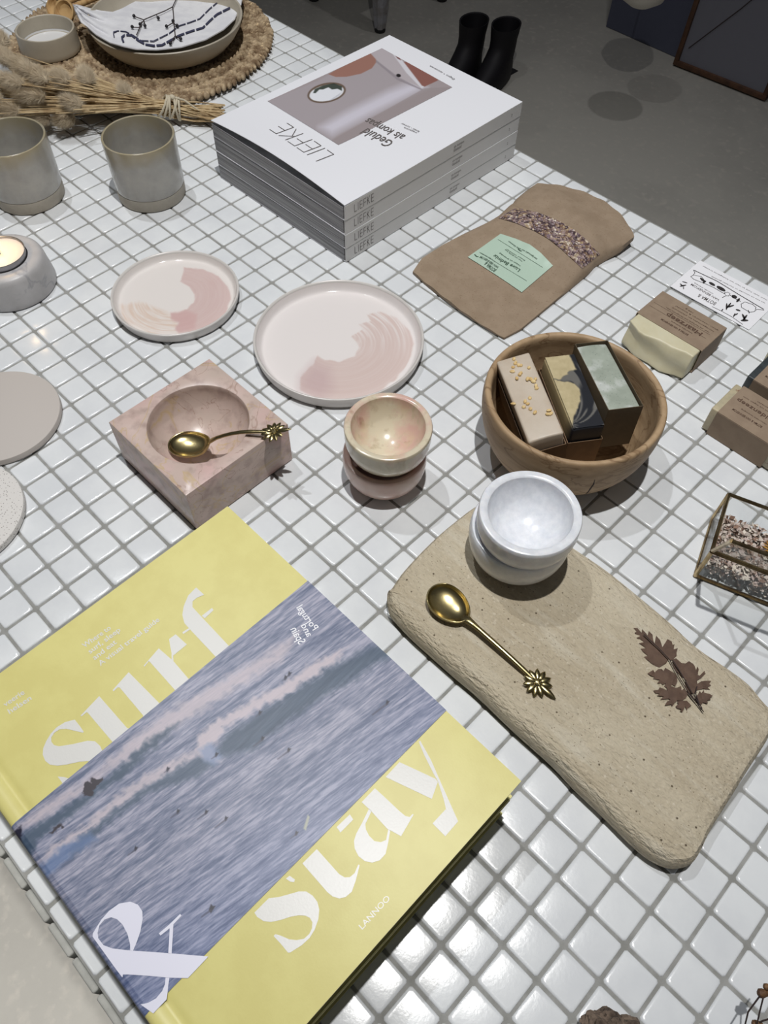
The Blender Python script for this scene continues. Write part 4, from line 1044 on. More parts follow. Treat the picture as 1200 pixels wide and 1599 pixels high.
# ------------------------------------------------------------------ kraft pouch
Lp = [(645, 424), (658.5, 404.6), (690, 384), (725, 365), (755, 350), (775.7, 339.7), (792, 325), (807, 311), (824, 297), (840, 286)]
Rp = [(788, 527), (813.7, 513.8), (850, 484), (889.7, 450.5), (908, 434), (921, 422), (932, 408), (950, 396), (972, 385), (991, 370)]
ns, ntt = 44, 30
def interp_px(P, s_):
    f_ = s_ * (len(P) - 1); i = min(int(f_), len(P) - 2); k = f_ - i; return (P[i][0] * (1 - k) + P[i + 1][0] * k, P[i][1] * (1 - k) + P[i + 1][1] * k)
def edge_z(s_): return .003 + .010 * max(0, (s_ - .2) / .8) ** 1.3
def pouch_pt(s_, t_):
    l = Vector(at(*interp_px(Lp, s_), edge_z(s_))); r = Vector(at(*interp_px(Rp, s_), edge_z(s_)))
    p = l.lerp(r, t_)
    bl = 4 * t_ * (1 - t_)
    p.y += .021 * bl * max(0, (s_ - .35) / .65) ** 1.5 - .004 * bl * (1 - s_) ** 4
    puff = min(1, bl * 1.25) ** .55
    fill = .5 * (1 - math.cos(PI * min(1, max(0, (s_ - .10) / .45)))) * (1 - .75 * max(0, (s_ - .74) / .26) ** 1.2)
    p.z += .0135 * puff * fill + .0010 * math.sin(s_ * 23 + t_ * 5) * puff + .0006 * math.sin(t_ * 31 + s_ * 9)
    p.z -= .0035 * math.exp(-((s_ - .66 + .14 * (bl - .5)) / .016) ** 2) * (1 if t_ < .3 or t_ > .7 else .35)
    return p
t = thing('paper_pouch', 'flat brown kraft paper pouch with a mint green label and a window of dried petals', 'pouch', (-.392, .42, Z0))
bm = NB()
T_ = [[bm.verts.new(pouch_pt(i / ns, j / ntt)) for j in range(ntt + 1)] for i in range(ns + 1)]
def low_z(s_, p): return min(p.z - .0006, Z0 + .0003 + .008 * max(0, (s_ - .72) / .28) ** 1.6)
B_ = [[bm.verts.new((T_[i][j].co.x, T_[i][j].co.y, max(Z0 + .0002, low_z(i / ns, T_[i][j].co)))) for j in range(ntt + 1)] for i in range(ns + 1)]
for i in range(ns):
    for j in range(ntt):
        bm.faces.new([T_[i][j], T_[i][j + 1], T_[i + 1][j + 1], T_[i + 1][j]]); bm.faces.new([B_[i][j], B_[i + 1][j], B_[i + 1][j + 1], B_[i][j + 1]])
for i in range(ns):
    for j in (0, ntt): bm.faces.new([T_[i][j], T_[i + 1][j], B_[i + 1][j], B_[i][j]])
for j in range(ntt):
    for i in (0, ns): bm.faces.new([T_[i][j], T_[i][j + 1], B_[i][j + 1], B_[i][j]])
from mathutils.bvhtree import BVHTree
bm.normal_update()
tree = BVHTree.FromBMesh(bm)
obj('kraft_bag', bm, m_kraft, t, angle=60)
def pz(x, y, off=.0006):
    h = tree.ray_cast(Vector((x, y, .2)), Vector((0, 0, -1)))[0]
    return (h.z if h is not None else .01) + off
def hit(u, v, off=.0006):
    d = Vector(at(u, v, 0)) - Vector(CAM); h = tree.ray_cast(Vector(CAM), d.normalized())[0]
    return Vector((h.x, h.y, h.z + off)) if h is not None else Vector(at(u, v, .01))
def patch(up, lo, nu, nv, off):
    bm = NB(); rows = []
    for i in range(nu + 1):
        a = interp_px(up, i / nu); b = interp_px(lo, i / nu)
        rows.append([bm.verts.new(hit(a[0] + (b[0] - a[0]) * j / nv, a[1] + (b[1] - a[1]) * j / nv, off)) for j in range(nv + 1)])
    for A, B in zip(rows, rows[1:]):
        for j in range(nv): bm.faces.new([A[j], A[j + 1], B[j + 1], B[j]])
    return bm
def petals_mat():
    M = bpy.data.materials.new('dried_petals_behind_film'); M.use_nodes = True; N = M.node_tree.nodes; L = M.node_tree.links; b = N['Principled BSDF']
    tc = N.new('ShaderNodeTexCoord'); v = N.new('ShaderNodeTexVoronoi'); v.inputs['Scale'].default_value = 400; L.new(tc.outputs['Object'], v.inputs['Vector'])
    sp = N.new('ShaderNodeSeparateColor'); L.new(v.outputs['Color'], sp.inputs[0])
    rp = N.new('ShaderNodeValToRGB'); e = rp.color_ramp.elements; e[0].color = lc(74, 58, 58); e[1].color = lc(226, 214, 200)
    for p_, c_ in [(.2, lc(96, 78, 84)), (.4, lc(140, 112, 88)), (.55, lc(132, 112, 120)), (.72, lc(166, 144, 140)), (.88, lc(176, 152, 118))]:
        q = rp.color_ramp.elements.new(p_); q.color = c_
    L.new(sp.outputs[0], rp.inputs[0]); L.new(rp.outputs[0], b.inputs['Base Color']); b.inputs['Roughness'].default_value = .35
    b.inputs['Coat Weight'].default_value = .4
    bp = N.new('ShaderNodeBump'); bp.inputs['Strength'].default_value = .9; bp.inputs['Distance'].default_value = .002; L.new(v.outputs['Distance'], bp.inputs['Height']); L.new(bp.outputs[0], b.inputs['Normal'])
    return M
m_petalw = petals_mat()
wd = obj('petal_window', patch([(805.7, 325.4), (838, 332), (870.6, 344.4), (896, 359), (915, 374.5), (937, 398)], [(778.8, 341), (806, 349), (835.8, 361.8), (857, 374), (877, 390), (910, 420.4)], 40, 12, .0008), m_petalw, t, angle=80)
wd['label'] = 'clear arched window showing dried petals'
obj('mint_label', patch([(782, 366), (805, 373.5), (828, 383), (845, 396), (863.7, 415.7)], [(730.7, 402.4), (751, 415), (773, 429), (794, 443), (815, 457.5)], 24, 16, .0008), m_mint, t, angle=80)
bm = NB()
def ptext(s_, a, b, h):
    pa = hit(720 + a[0] / 8, 355 + a[1] / 8, 0); pb = hit(720 + b[0] / 8, 355 + b[1] / 8, 0); X = pb - pa; X.z = 0; Y = Vector((X.y, -X.x, 0)) * -1
    put_text(bm, s_, (pa.x, pa.y, 0), X, Y, height=h, width=X.length, bold=.008, fn=lambda x, y: pz(x, y, .0012))
ptext('BOTMA &', (450, 540), (320, 440), .0042); ptext('VAN BENNEKOM', (480, 505), (250, 370), .0026); ptext('natuurlijke verzorging', (430, 440), (250, 330), .0011)
ptext('Luxe Badmix', (745, 540), (425, 345), .0042); ptext('rozen en lavendel', (745, 490), (490, 325), .0016); ptext('voor een geurig bad', (770, 435), (560, 285), .0013); ptext('puur natuur', (800, 425), (575, 275), .0013)
ptext('handgemaakt met wilde bloemen', (955, 400), (600, 180), .0016)
for a, b in [((820, 680), (230, 320)), ((1020, 512), (460, 160))]:
    pa = [hit(720 + (a[0] + (b[0] - a[0]) * k / 14) / 8, 355 + (a[1] + (b[1] - a[1]) * k / 14) / 8, .0012) for k in range(15)]; ribbon(bm, pa, .0003)
for c, r in [((195, 375), 22), ((740, 305), 16)]:
    p = hit(720 + c[0] / 8, 355 + c[1] / 8, .0012); ribbon(bm, [p + Vector((-.0035, .001, 0)), p + Vector((.0, 0, .0)), p + Vector((.0025, .0015, 0))], .0011)
obj('label_lettering', bm, m_mintink, t, smooth=False, recalc=False)

# ------------------------------------------------------------------ glass box with dried petals
GB = Vector((-.0803, .2378, Z0)); g1 = Vector((.946, .324, 0)).normalized(); g2 = Vector((-g1.y, g1.x, 0)); GL, GW, GH = .080, .0560, .0350
t = thing('glass_box', 'brass-edged glass box with an open lid, half filled with dried petals', 'box', tuple(GB), math.atan2(g1.y, g1.x))
def gp(a, b, z): return GB + g1 * a + g2 * b + Vector((0, 0, z))
cor = [(0, 0), (GL, 0), (GL, GW), (0, GW)]
bm = NB()
for z in (.0014, GH):
    for i in range(4): tube(bm, [gp(*cor[i], z), gp(*cor[(i + 1) % 4], z)], .0015, 6)
for c in cor: tube(bm, [gp(*c, .001), gp(*c, GH)], .0017, 6)
obj('brass_frame', bm, m_brassd, t, angle=50)
bm = NB()
Mg = Matrix((g1, g2, Vector((0, 0, 1)))).transposed()
for i in range(4):
    a, b = cor[i], cor[(i + 1) % 4]; mid = gp((a[0] + b[0]) / 2, (a[1] + b[1]) / 2, GH / 2); along = i % 2 == 0
    box(bm, mid, ((GL - .003) if along else .001, .001 if along else (GW - .003), GH - .003), Mg)
box(bm, gp(GL / 2, GW / 2, .0012), (GL - .003, GW - .003, .001), Mg)
obj('glass_panes', bm, m_glass, t, smooth=False)
# lid hinged on the front edge, leaning out over the tiles
la = math.radians(115); ld = Vector((0, 0, 1)) * math.sin(la) * 1.0
lo_ = (-g2 * math.sin(math.radians(27)) + Vector((0, 0, 1)) * math.cos(math.radians(27)))
def lpnt(a, b): return gp(a, 0, GH + .0014) + lo_ * b
bm = NB(); lc4 = [(0, 0), (GL, 0), (GL, GW), (0, GW)]
for i in range(4): tube(bm, [lpnt(*lc4[i]), lpnt(*lc4[(i + 1) % 4])], .0015, 6)
box(bm, lpnt(GL * .5, GW + .001), (.005, .003, .005), Mg, bevel=.0006)
ld_o = obj('hinged_lid', bm, m_brassd, t, angle=50)
bm = NB(); Ml = Matrix((g1, lo_, g1.cross(lo_))).transposed()
box(bm, lpnt(GL / 2, GW / 2), (GL - .003, GW - .003, .0009), Ml); obj('lid_pane', bm, m_glass, ld_o, smooth=False)
bm = NB(); cols = [lc(206, 194, 184), lc(190, 172, 164), lc(168, 148, 136), lc(140, 112, 96), lc(216, 206, 192), lc(112, 86, 70)]
pmats = [mat('dry_petal_%s' % n_, c_, rough=.8) for n_, c_ in zip(('cream', 'blush', 'taupe', 'rust', 'ivory', 'brown'), cols)]
for k in range(2600):
    a, b = random.uniform(.004, GL - .004), random.uniform(.004, GW - .004); z = .0022 + .016 * (random.random() ** .6) + .0022 * math.sin(a * 120) * math.cos(b * 150)
    q = Matrix.Rotation(random.uniform(0, 6.3), 3, 'Z') @ Matrix.Rotation(random.gauss(0, .6), 3, 'X'); r = random.uniform(.0011, .0030)
    p = gp(a, b, z); w_ = r * random.uniform(.35, .8)
    vs = [bm.verts.new(p + q @ Vector(v)) for v in ((-r, 0, 0), (0, -w_, .0004), (r, 0, .0008), (0, w_, .0003))]
    f = bm.faces.new(vs); f.material_index = random.choice([0, 0, 0, 1, 1, 2, 2, 3, 4, 4, 5])
o = obj('dried_petals', bm, pmats, smooth=False, recalc=False); tag(o, 'pale dried petals filling the glass box', 'dried petals', kind='stuff')
bm = NB(); fc_ = gp(.0420, .0330, .0215)
for k in range(70):
    an = k * 2.4; tl_ = .0085 * math.sqrt((k + 2) / 72); d = Vector((math.cos(an), math.sin(an), 0)); h_ = .004 * (1 - k / 75)
    p = fc_ + Vector((0, 0, h_)); e = p + d * tl_ + Vector((0, 0, .001)); n_ = Vector((-d.y, d.x, 0)) * .0007
    bm.faces.new([bm.verts.new(p - n_ * .5), bm.verts.new(p.lerp(e, .6) - n_), bm.verts.new(e), bm.verts.new(p.lerp(e, .6) + n_)])
ellipsoid(bm, fc_ + Vector((0, 0, .0012)), .0035, .0035, .003)
m_fl = mat('golden_dry_flower', lc(186, 140, 62), rough=.8, col2=lc(120, 84, 40), nscale=300)
o = obj('dried_flower', bm, m_fl, smooth=False, recalc=False); tag(o, 'golden yellow dried flower head lying on the petals in the glass box', 'flower')

# ------------------------------------------------------------------ discs at the left edge
def disc(name, label, c, r, h, mt, cat='coaster'):
    bm = NB(); lathe(bm, [(0, 0), (r - .001, 0), (r, .001), (r, h - .0010), (r - .0004, h - .0003), (r - .0012, h), (0, h)], (0, 0, 0), 128)
    o = obj(name, bm, mt, loc=(c[0], c[1], Z0)); tag(o, label, cat)
disc('round_coaster', 'plain taupe round ceramic coaster at the left edge', (-.5745, -.0515), .0502, .0065, m_greydisc)
disc('speckled_coaster', 'pale speckled round coaster at the left edge, below the plain taupe one', (-.5080, -.1256), .0500, .0065, m_speckle)

# ------------------------------------------------------------------ candle
t = thing('candle_holder', 'white and grey marble tealight holder with a rounded shoulder', 'candle holder', (-.7179, .0449, Z0))
bm = NB()
pr = [(0, 0), (.0385, 0), (.0398, .0010), (.0402, .0035), (.0394, .010), (.0383, .018), (.0373, .0255), (.0364, .0288), (.0345, .0308), (.0315, .0317), (.0250, .0320), (.0236, .0317), (.0234, .030), (.0234, .0195), (0, .0195)]
lathe(bm, pr, (-.7179, .0449, Z0), 96); obj('stone_body', bm, m_stone, t)
t = thing('tealight', 'lit tealight in a thin metal cup, set in the marble holder', 'candle', (-.7179, .0449, Z0 + .0198))
zc = Z0 + .0200
bm = NB(); lathe(bm, [(0, 0), (.0222, 0), (.0226, .0006), (.0226, .0170), (.0230, .0174), (.0228, .0178), (.0222, .0172), (.0220, .0010), (0, .0010)], (-.7179, .0449, zc), 96); obj('metal_cup', bm, m_tin, t)
bm = NB(); lathe(bm, [(0, .0012), (.0217, .0012), (.0217, .0160), (.0200, .0156), (.012, .0152), (0, .0152)], (-.7179, .0449, zc), 96); obj('wax', bm, m_wax, t)
bm = NB(); tube(bm, [(-.7179, .0449, zc + .014), (-.7181, .0447, zc + .018), (-.7193, .0439, zc + .022)], [.0007, .0007, .0005], 8); obj('wick', bm, m_wick, t)
bm = NB(); lathe(bm, [(0, 0), (.0020, .0012), (.0036, .0048), (.0038, .0085), (.0029, .0135), (.0014, .019), (.0004, .0225), (0, .0235)], (-.7189, .0442, zc + .0185), 24); obj('flame', bm, m_flame, t)
l = bpy.data.lights.new('candle_glow', 'POINT'); l.energy = .022; l.color = (1, .68, .36); l.shadow_soft_size = .004
lo = bpy.data.objects.new('candle_glow', l); C.objects.link(lo); lo.location = (-.7189, .0442, zc + .046)

# ------------------------------------------------------------------ cups
def cup(label, cx, cy):
    t = thing('ceramic_cup', label, 'cup', (cx, cy, Z0), 0, 'handleless grey stoneware cups')
    bm = NB(); lathe(bm, [(0, .0012), (.0325, .0012), (.0335, 0), (.0345, .0006), (.0350, .002), (.0354, .0130), (.0340, .0132)], (0, 0, 0), 96)
    obj('bare_clay_foot', bm, m_cupb, t, loc=(0, 0, 0))
    bm = NB(); lathe(bm, [(.0340, .0132), (.0350, .0133), (.0354, .0137), (.0356, .0146), (.0358, .030), (.0362, .055), (.0363, .0640), (.0360, .0655), (.0350, .0660), (.0340, .0654), (.0336, .063), (.0332, .040), (.0328, .012), (.0300, .0065), (.020, .0052), (0, .005)], (0, 0, 0), 96)
    o = obj('glazed_wall', bm, m_cup, t, loc=(0, 0, 0)); return t
cup('grey stoneware cup with a brown rim, standing clear between candle and magazines', -.7456, .2258)
cup('grey stoneware cup with a brown rim, partly cut off by the left edge', -.8303, .1310)

# ------------------------------------------------------------------ jute placemat
MC = (-1.0150, .4050); MR = .165
bm = NB()
ring = 0; r = MR - .006
bt_ = bmesh.new(); ellipsoid(bt_, (0, 0, 0), .0090, .0034, .0042, None, 8, 5); bt_.verts.index_update(); bv = [v.co.copy() for v in bt_.verts]; bf = [[v.index for v in f.verts] for f in bt_.faces]; bt_.free()
while r > .012:
    n = max(8, int(2 * PI * r / .0082))
    for i in range(n):
        for s_ in (-1, 1):
            a = 2 * PI * (i + (.5 if s_ > 0 else 0)) / n + ring * .7; rr = r + s_ * .0027
            c_ = Vector((MC[0] + rr * math.cos(a), MC[1] + rr * math.sin(a), Z0 + .0048 + random.uniform(-.0004, .0006)))
            q = Matrix.Rotation(a + PI / 2 + s_ * .70 + random.uniform(-.12, .12), 3, 'Z') @ Matrix.Rotation(.25 * s_, 3, 'Y'); k_ = random.uniform(.85, 1.12)
            vs = [bm.verts.new(c_ + q @ (v * k_)) for v in bv]
            for f in bf: bm.faces.new([vs[x] for x in f])
    r -= .0116; ring += 1
lathe(bm, [(0, .001), (MR - .006, .001), (MR - .004, .003), (MR - .006, .0055), (0, .0055)], (MC[0], MC[1], Z0), 96)
o = obj('woven_placemat', bm, m_jute, recalc=False, angle=80); tag(o, 'round braided jute placemat under the stoneware dish', 'placemat')

# ------------------------------------------------------------------ stoneware dish, napkin, sprig
ZM = Z0 + .0094
DC = (-.9735, .4200)
bm = NB(); lathe(bm, [(0, .001), (.060, .001), (.062, 0), (.066, .0008), (.076, .006), (.0855, .0155), (.0915, .0245), (.0945, .0318), (.0948, .0330), (.0940, .0338), (.0925, .0334), (.0895, .0262), (.083, .0185), (.072, .0105), (.058, .0060), (.030, .0048), (0, .0045)], (0, 0, 0), 128)
o = obj('stoneware_dish', bm, m_dish, loc=(DC[0], DC[1], ZM)); tag(o, 'shallow grey beige stoneware dish on the jute placemat', 'dish')
lo_px = [(117, 14), (128, 36), (150, 55), (172, 68), (190, 73), (213, 78), (245, 79), (283, 75), (322, 63), (350, 47), (367, 31), (377, 8), (381, -14)]
up_px = [(118, 8), (139, 14), (158, 18), (176, 20), (190, 15), (203, 8), (219, 0), (238, -12), (262, -26), (290, -38), (320, -44), (348, -42), (368, -30)]
def nz(i, j, nu, nv):
    a, b = i / nu, j / nv
    z = ZM + .0345 + .004 * (1 - abs(2 * a - .9)) - .011 * max(0, min(1, (a - .35) / .4))
    amp = .0035 * max(0, 1 - a * 2.4)
    z += amp * math.sin(b * 17 + a * 6) + .0018 * math.sin(a * 22 + b * 4) * (1 - b) * (1 if a < .5 else .4)
    z -= .020 * (b ** 1.2) * min(1, a * 1.8)
    if j == 0: z += .0004
    return z
nu, nv = 96, 40
bm = NB(); nap = []
for i in range(nu + 1):
    a = interp_px(lo_px, i / nu); b = interp_px(up_px, i / nu)
    nap.append([Vector(at(a[0] + (b[0] - a[0]) * j / nv, a[1] + (b[1] - a[1]) * j / nv, nz(i, j, nu, nv))) for j in range(nv + 1)])
V = [[bm.verts.new(p) for p in r_] for r_ in nap]
for A, B in zip(V, V[1:]):
    for j in range(nv): bm.faces.new([A[j], A[j + 1], B[j + 1], B[j]])
bm.normal_update(); ntree = BVHTree.FromBMesh(bm)
bmesh.ops.solidify(bm, geom=bm.faces[:], thickness=.0012)
t = thing('linen_napkin', 'crumpled white linen napkin with two navy stripes, lying in the dish', 'napkin', (DC[0], DC[1], ZM + .03))
obj('napkin_cloth', bm, m_linen, t, angle=80)
bm = NB()
def nhit(u, v, off=.0075):
    d = Vector(at(u, v, 0)) - Vector(CAM); h = ntree.ray_cast(Vector(CAM), d.normalized())[0]
    return h - d.normalized() * off if h is not None else None
def dash(P, w_, step=2):
    pts = []
    for k in range(len(P) - 1):
        m_ = max(2, int(math.hypot(P[k + 1][0] - P[k][0], P[k + 1][1] - P[k][1]) / step))
        pts += [(P[k][0] + (P[k + 1][0] - P[k][0]) * q / m_, P[k][1] + (P[k + 1][1] - P[k][1]) * q / m_) for q in range(m_)]
    prev = None
    for k in range(len(pts) - 1):
        dx, dy = pts[k + 1][0] - pts[k][0], pts[k + 1][1] - pts[k][1]; l_ = math.hypot(dx, dy); nx_, ny_ = -dy / l_ * w_ / 2, dx / l_ * w_ / 2
        a, b = nhit(pts[k][0] + nx_, pts[k][1] + ny_), nhit(pts[k][0] - nx_, pts[k][1] - ny_)
        if a is None or b is None or (a - b).length > .03: prev = None; continue
        cur = (bm.verts.new(a), bm.verts.new(b))
        if prev and k % 8: bm.faces.new([prev[0], cur[0], cur[1], prev[1]])
        prev = cur
dash([(178, 57), (177, 50), (184, 48), (196, 49), (208, 55), (220, 63), (240, 64), (264, 52), (280, 40), (296, 35), (312, 29), (328, 13), (344, 0)], 1.7)
dash([(193, 66), (190, 58), (195, 54), (206, 55), (216, 63), (227, 69), (240, 71), (253, 70), (280, 55), (300, 48), (317, 43), (328, 32), (339, 22), (363, 10)], 3.0)
obj('navy_stripes', bm, m_navy, t, smooth=False, recalc=False)
t = thing('berry_sprig', 'thin dark twig with small black berries lying over the napkin', 'sprig', (DC[0], DC[1] - .01, ZM + .045))
def sp_(u, v, up=.004):
    h = nhit(120 + u / 3.75, v / 3.75, 0)
    if h is None: h = Vector(at(120 + u / 3.75, v / 3.75, ZM + .038))
    return h + Vector((0, 0, up))
bm = NB()
for P in ([(600, -30), (592, 0), (565, 60), (520, 84), (470, 105), (400, 135), (382, 160), (355, 225)], [(565, 60), (570, 110), (572, 150), (580, 230), (555, 275)], [(580, 230), (612, 250)], [(395, 136), (340, 116)], [(372, 182), (330, 180)], [(398, 140), (404, 173)], [(470, 105), (482, 128)], [(572, 150), (530, 177)], [(574, 160), (592, 173)], [(384, 150), (376, 165)]):
    tube(bm, [sp_(*p) for p in P], .0006, 6)
obj('twig', bm, m_twig, t)
for u, v in [(340, 116), (330, 180), (376, 165), (404, 173), (482, 128), (568, 145), (530, 177), (592, 173), (552, 277), (613, 250)]:
    bm = NB(); ellipsoid(bm, sp_(u, v, .0045), .0020, .0020, .0021, None, 12, 8); obj('berry', bm, m_berry, t)

# ------------------------------------------------------------------ ramekin and wooden scoops
bm = NB()
lathe(bm, [(0, .001), (.0345, .001), (.0358, 0), (.0366, .0012), (.0364, .006), (.0358, .016), (.0356, .0225), (.0352, .0245), (.0342, .0250), (.0330, .0244), (.0324, .022), (.0322, .008), (.0300, .0062), (0, .0060)], (0, 0, 0), 96, wob=lambda a, z: .004 * math.sin(3 * a))
rm_ = obj('small_ceramic_pot', bm, m_dish, loc=(-1.0640, .3040, Z0 + .0098)); tag(rm_, 'small low grey beige ceramic pot with a white inside, left of the dish', 'pot')
bm = NB(); lathe(bm, [(0, .0066), (.0310, .0066), (.0320, .0090)], (0, 0, 0), 72); gz = obj('white_glaze_inside', bm, mat('white_inner_glaze', lc(216, 216, 216), rough=.15), rm_, loc=(0, 0, 0))
def scoop(label, cpx, z, tip_px, tz, rbowl):
    c_ = Vector(at(*cpx, z)); e = Vector(at(*tip_px, tz)); d = (e - c_).normalized()
    t = thing('wooden_scoop', label, 'scoop', tuple(c_), 0, 'small wooden scoops behind the pot')
    face = Vector((.25, -.75, .6)).normalized(); X = d.cross(face).normalized(); Y = face.cross(X)
    Mx = Matrix((X, Y, face)).transposed(); bm = NB(); b2 = bmesh.new()
    lathe(b2, [(0, -.009), (rbowl * .6, -.0075), (rbowl * .95, -.003), (rbowl, .001), (rbowl * .86, .001), (rbowl * .7, -.003), (0, -.0055)], (0, 0, 0), 32); merge(bm, b2, Matrix.Translation(c_) @ Mx.to_4x4()); obj('scoop_bowl', bm, m_lwood, t)
    bm = NB(); tube(bm, [c_ + d * rbowl * .8, c_.lerp(e, .5), e], [.0042, .0034, .0046], 10); obj('handle', bm, m_lwood, t)
scoop('small wooden scoop tucked behind the ceramic pot, its round bowl facing front', (100, 19), .034, (152, -6), .034, .0150)
scoop('second wooden scoop behind the ceramic pot, lying on its side', (86, 11), .030, (146, -14), .030, .0130)

# ------------------------------------------------------------------ dried grass bundle
t = thing('dried_grass_bundle', 'bundle of dried bunny tail grass tied with pale twine', 'dried flowers', tuple(at(200, 165, .02)))
tie = Vector(at(268, 168, .018))
bm = NB(); random.seed(11)
heads = [((48, 150), (62, 150), 130, 60, .045), ((112, 160), (128, 166), 110, 60, .04), ((134, 120), (146, 138), 78, 120, .045), ((194, 142), (200, 150), 50, 75, .032), ((14, 172), (30, 174), 100, 60, .035), ((64, 182), (76, 184), 90, 70, .022), ((102, 184), (114, 180), 90, 70, .022),
         ((58, 118), (76, 128), 150, 85, .055), ((34, 104), (52, 114), 150, 80, .06), ((6, 88), (20, 100), 120, 70, .06), ((94, 122), (108, 132), 110, 75, .05), ((2, 62), (8, 78), 60, 110, .045), ((14, 126), (34, 132), 150, 70, .055), ((-20, 110), (0, 120), 150, 80, .055), ((-15, 150), (0, 155), 130, 60, .04), ((30, 190), (44, 188), 90, 60, .02), ((-25, 185), (-10, 184), 120, 60, .03)]
def hd(px, z): return Vector(at(px[0], px[1], z))
for k, (c_, e_, w_, h_, z) in enumerate(heads):
    e3 = hd(e_, z); off = Vector((random.uniform(-.003, .003), random.uniform(-.004, .004), random.uniform(-.006, .006)))
    tube(bm, [e3, e3.lerp(tie, .5) + Vector((0, 0, .002)), tie + off], .0006, 5)
for k in range(150):
    a = random.random(); s0 = hd((random.uniform(-60, 150), random.uniform(118, 178)), random.uniform(.012, .04)); off = Vector((random.uniform(-.005, .005), random.uniform(-.006, .006), random.uniform(-.009, .006)))
    tube(bm, [s0, s0.lerp(tie, .55) + Vector((0, 0, random.uniform(-.002, .003))), tie + off], random.uniform(.0005, .0010), 5, cap=False)
for k in range(120):
    off = Vector((random.uniform(-.005, .005), random.uniform(-.006, .006), random.uniform(-.009, .004)))
    e = hd((random.uniform(328, 352), random.uniform(163, 190)), random.uniform(.003, .012)); tube(bm, [tie + off, tie.lerp(e, .5) + off * .7, e], random.uniform(.0005, .0010), 5, cap=False)
obj('stalks', bm, m_straw, t)['kind'] = 'stuff'
for k, (c_, e_, w_, h_, z) in enumerate(heads):
    c3 = hd(c_, z); e3 = hd(e_, z); d = (e3 - c3)
    if k in (2, 3, 11): d = hd((c_[0] + 12, c_[1] + 22), z) - c3
    d.normalize(); ln = .0195 * (max(w_, h_) / 120); rd = .0088 * (min(w_, h_) / 62)
    y = Vector((0, 0, 1)).cross(d).normalized(); zv = d.cross(y); Mx = Matrix((d, y, zv)).transposed()
    bm = NB(); ellipsoid(bm, c3, ln * .72, rd * .62, rd * .62, Mx, 18, 12)
    for q in range(3200):
        v = Vector((random.gauss(0, 1), random.gauss(0, 1), random.gauss(0, 1))).normalized()
        p = Vector((v.x * ln * .72, v.y * rd * .62, v.z * rd * .62)); dirn = (v * .75 + Vector((-.85, 0, 0)) + Vector((random.gauss(0, .15), random.gauss(0, .15), random.gauss(0, .15)))).normalized()
        L_ = random.uniform(.0040, .0105); tip = p + dirn * L_; sd = dirn.cross(Vector((random.random(), random.random(), random.random()))).normalized() * .00010
        a_, b_, c__ = (c3 + Mx @ (p - sd)), (c3 + Mx @ (p + sd)), (c3 + Mx @ tip); bm.faces.new([bm.verts.new(a_), bm.verts.new(b_), bm.verts.new(c__)])
    obj('seed_head', bm, m_bunny, t, recalc=False, angle=180)
bm = NB(); ax = (hd((330, 180), .006) - tie).normalized(); yv = Vector((0, 0, 1)).cross(ax).normalized(); zv = ax.cross(yv)
for s0, sl in ((-.010, .004), (-.006, .002), (-.002, -.001), (.002, .003), (.006, -.004), (.009, -.002)):
    tube(bm, [tie + ax * (s0 + sl * math.sin(2 * PI * k / 24)) + yv * (.0105 * math.cos(2 * PI * k / 24)) + zv * (.0115 * math.sin(2 * PI * k / 24)) for k in range(25)], .0013, 7, cap=False)
ellipsoid(bm, tie + zv * .012, .004, .003, .003)
tube(bm, [tie + zv * .012, tie + zv * .014 + ax * .012 - yv * .004, tie + ax * .030 - yv * .006 + zv * .006], .0010, 6)
obj('twine_tie', bm, m_twine, t)

# ------------------------------------------------------------------ bottom edge: bark and dried stems
bm = NB(); bc = Vector(at(956, 1612, .009))
def bd(v): return .12 * math.sin(v.x * 7 + v.y * 3) + .10 * math.sin(v.y * 11 + v.z * 5) + .08 * math.sin(v.z * 17 + v.x * 9) + random.uniform(-.05, .05)
random.seed(3)
ellipsoid(bm, bc, .0150, .0105, .0095, Matrix.Rotation(math.radians(35), 3, 'Z'), 48, 26, disp=bd)
for v in bm.verts: v.co.z = max(v.co.z, Z0)
o = obj('bark_piece', bm, m_bark, angle=25); tag(o, 'rough piece of brown bark cut off by the bottom edge', 'bark')
t = thing('dried_seed_stems', 'thin dried stems with brown seed pods at the bottom right corner', 'dried plant', tuple(at(1195, 1625, 0)))
bm = NB(); base = Vector(at(1200, 1640, .002))
for P in ([(1160, 1640, .02), (1163, 1605, .028), (1169, 1580, .034), (1186, 1557, .040)], [(1180, 1612, .026), (1187, 1580, .035), (1193, 1556, .041)], [(1182, 1599, .026), (1192, 1594, .03), (1212, 1588, .034)], [(1172, 1640, .012), (1182, 1602, .024)], [(1172, 1640, .012), (1160, 1640, .02)]):
    tube(bm, [at(a, b, z) for a, b, z in P], .00045, 6)
tube(bm, [at(1172, 1640, .012), base], .0006, 6); tube(bm, [at(1197, 1548, .041), at(1210, 1530, .044)], .0004, 6)
obj('stems', bm, m_twig, t)
for a, b, z, r in ((1192, 1551, .041, .0030), (1182, 1599, .026, .0026), (1199, 1541, .043, .0022)):
    bm = NB(); ellipsoid(bm, at(a, b, z), r * 1.15, r * .75, r * .8, Matrix.Rotation(.8, 3, 'Z'), 12, 8, disp=lambda v: .12 * math.sin(v.x * 9)); obj('seed_pod', bm, m_pod, t)

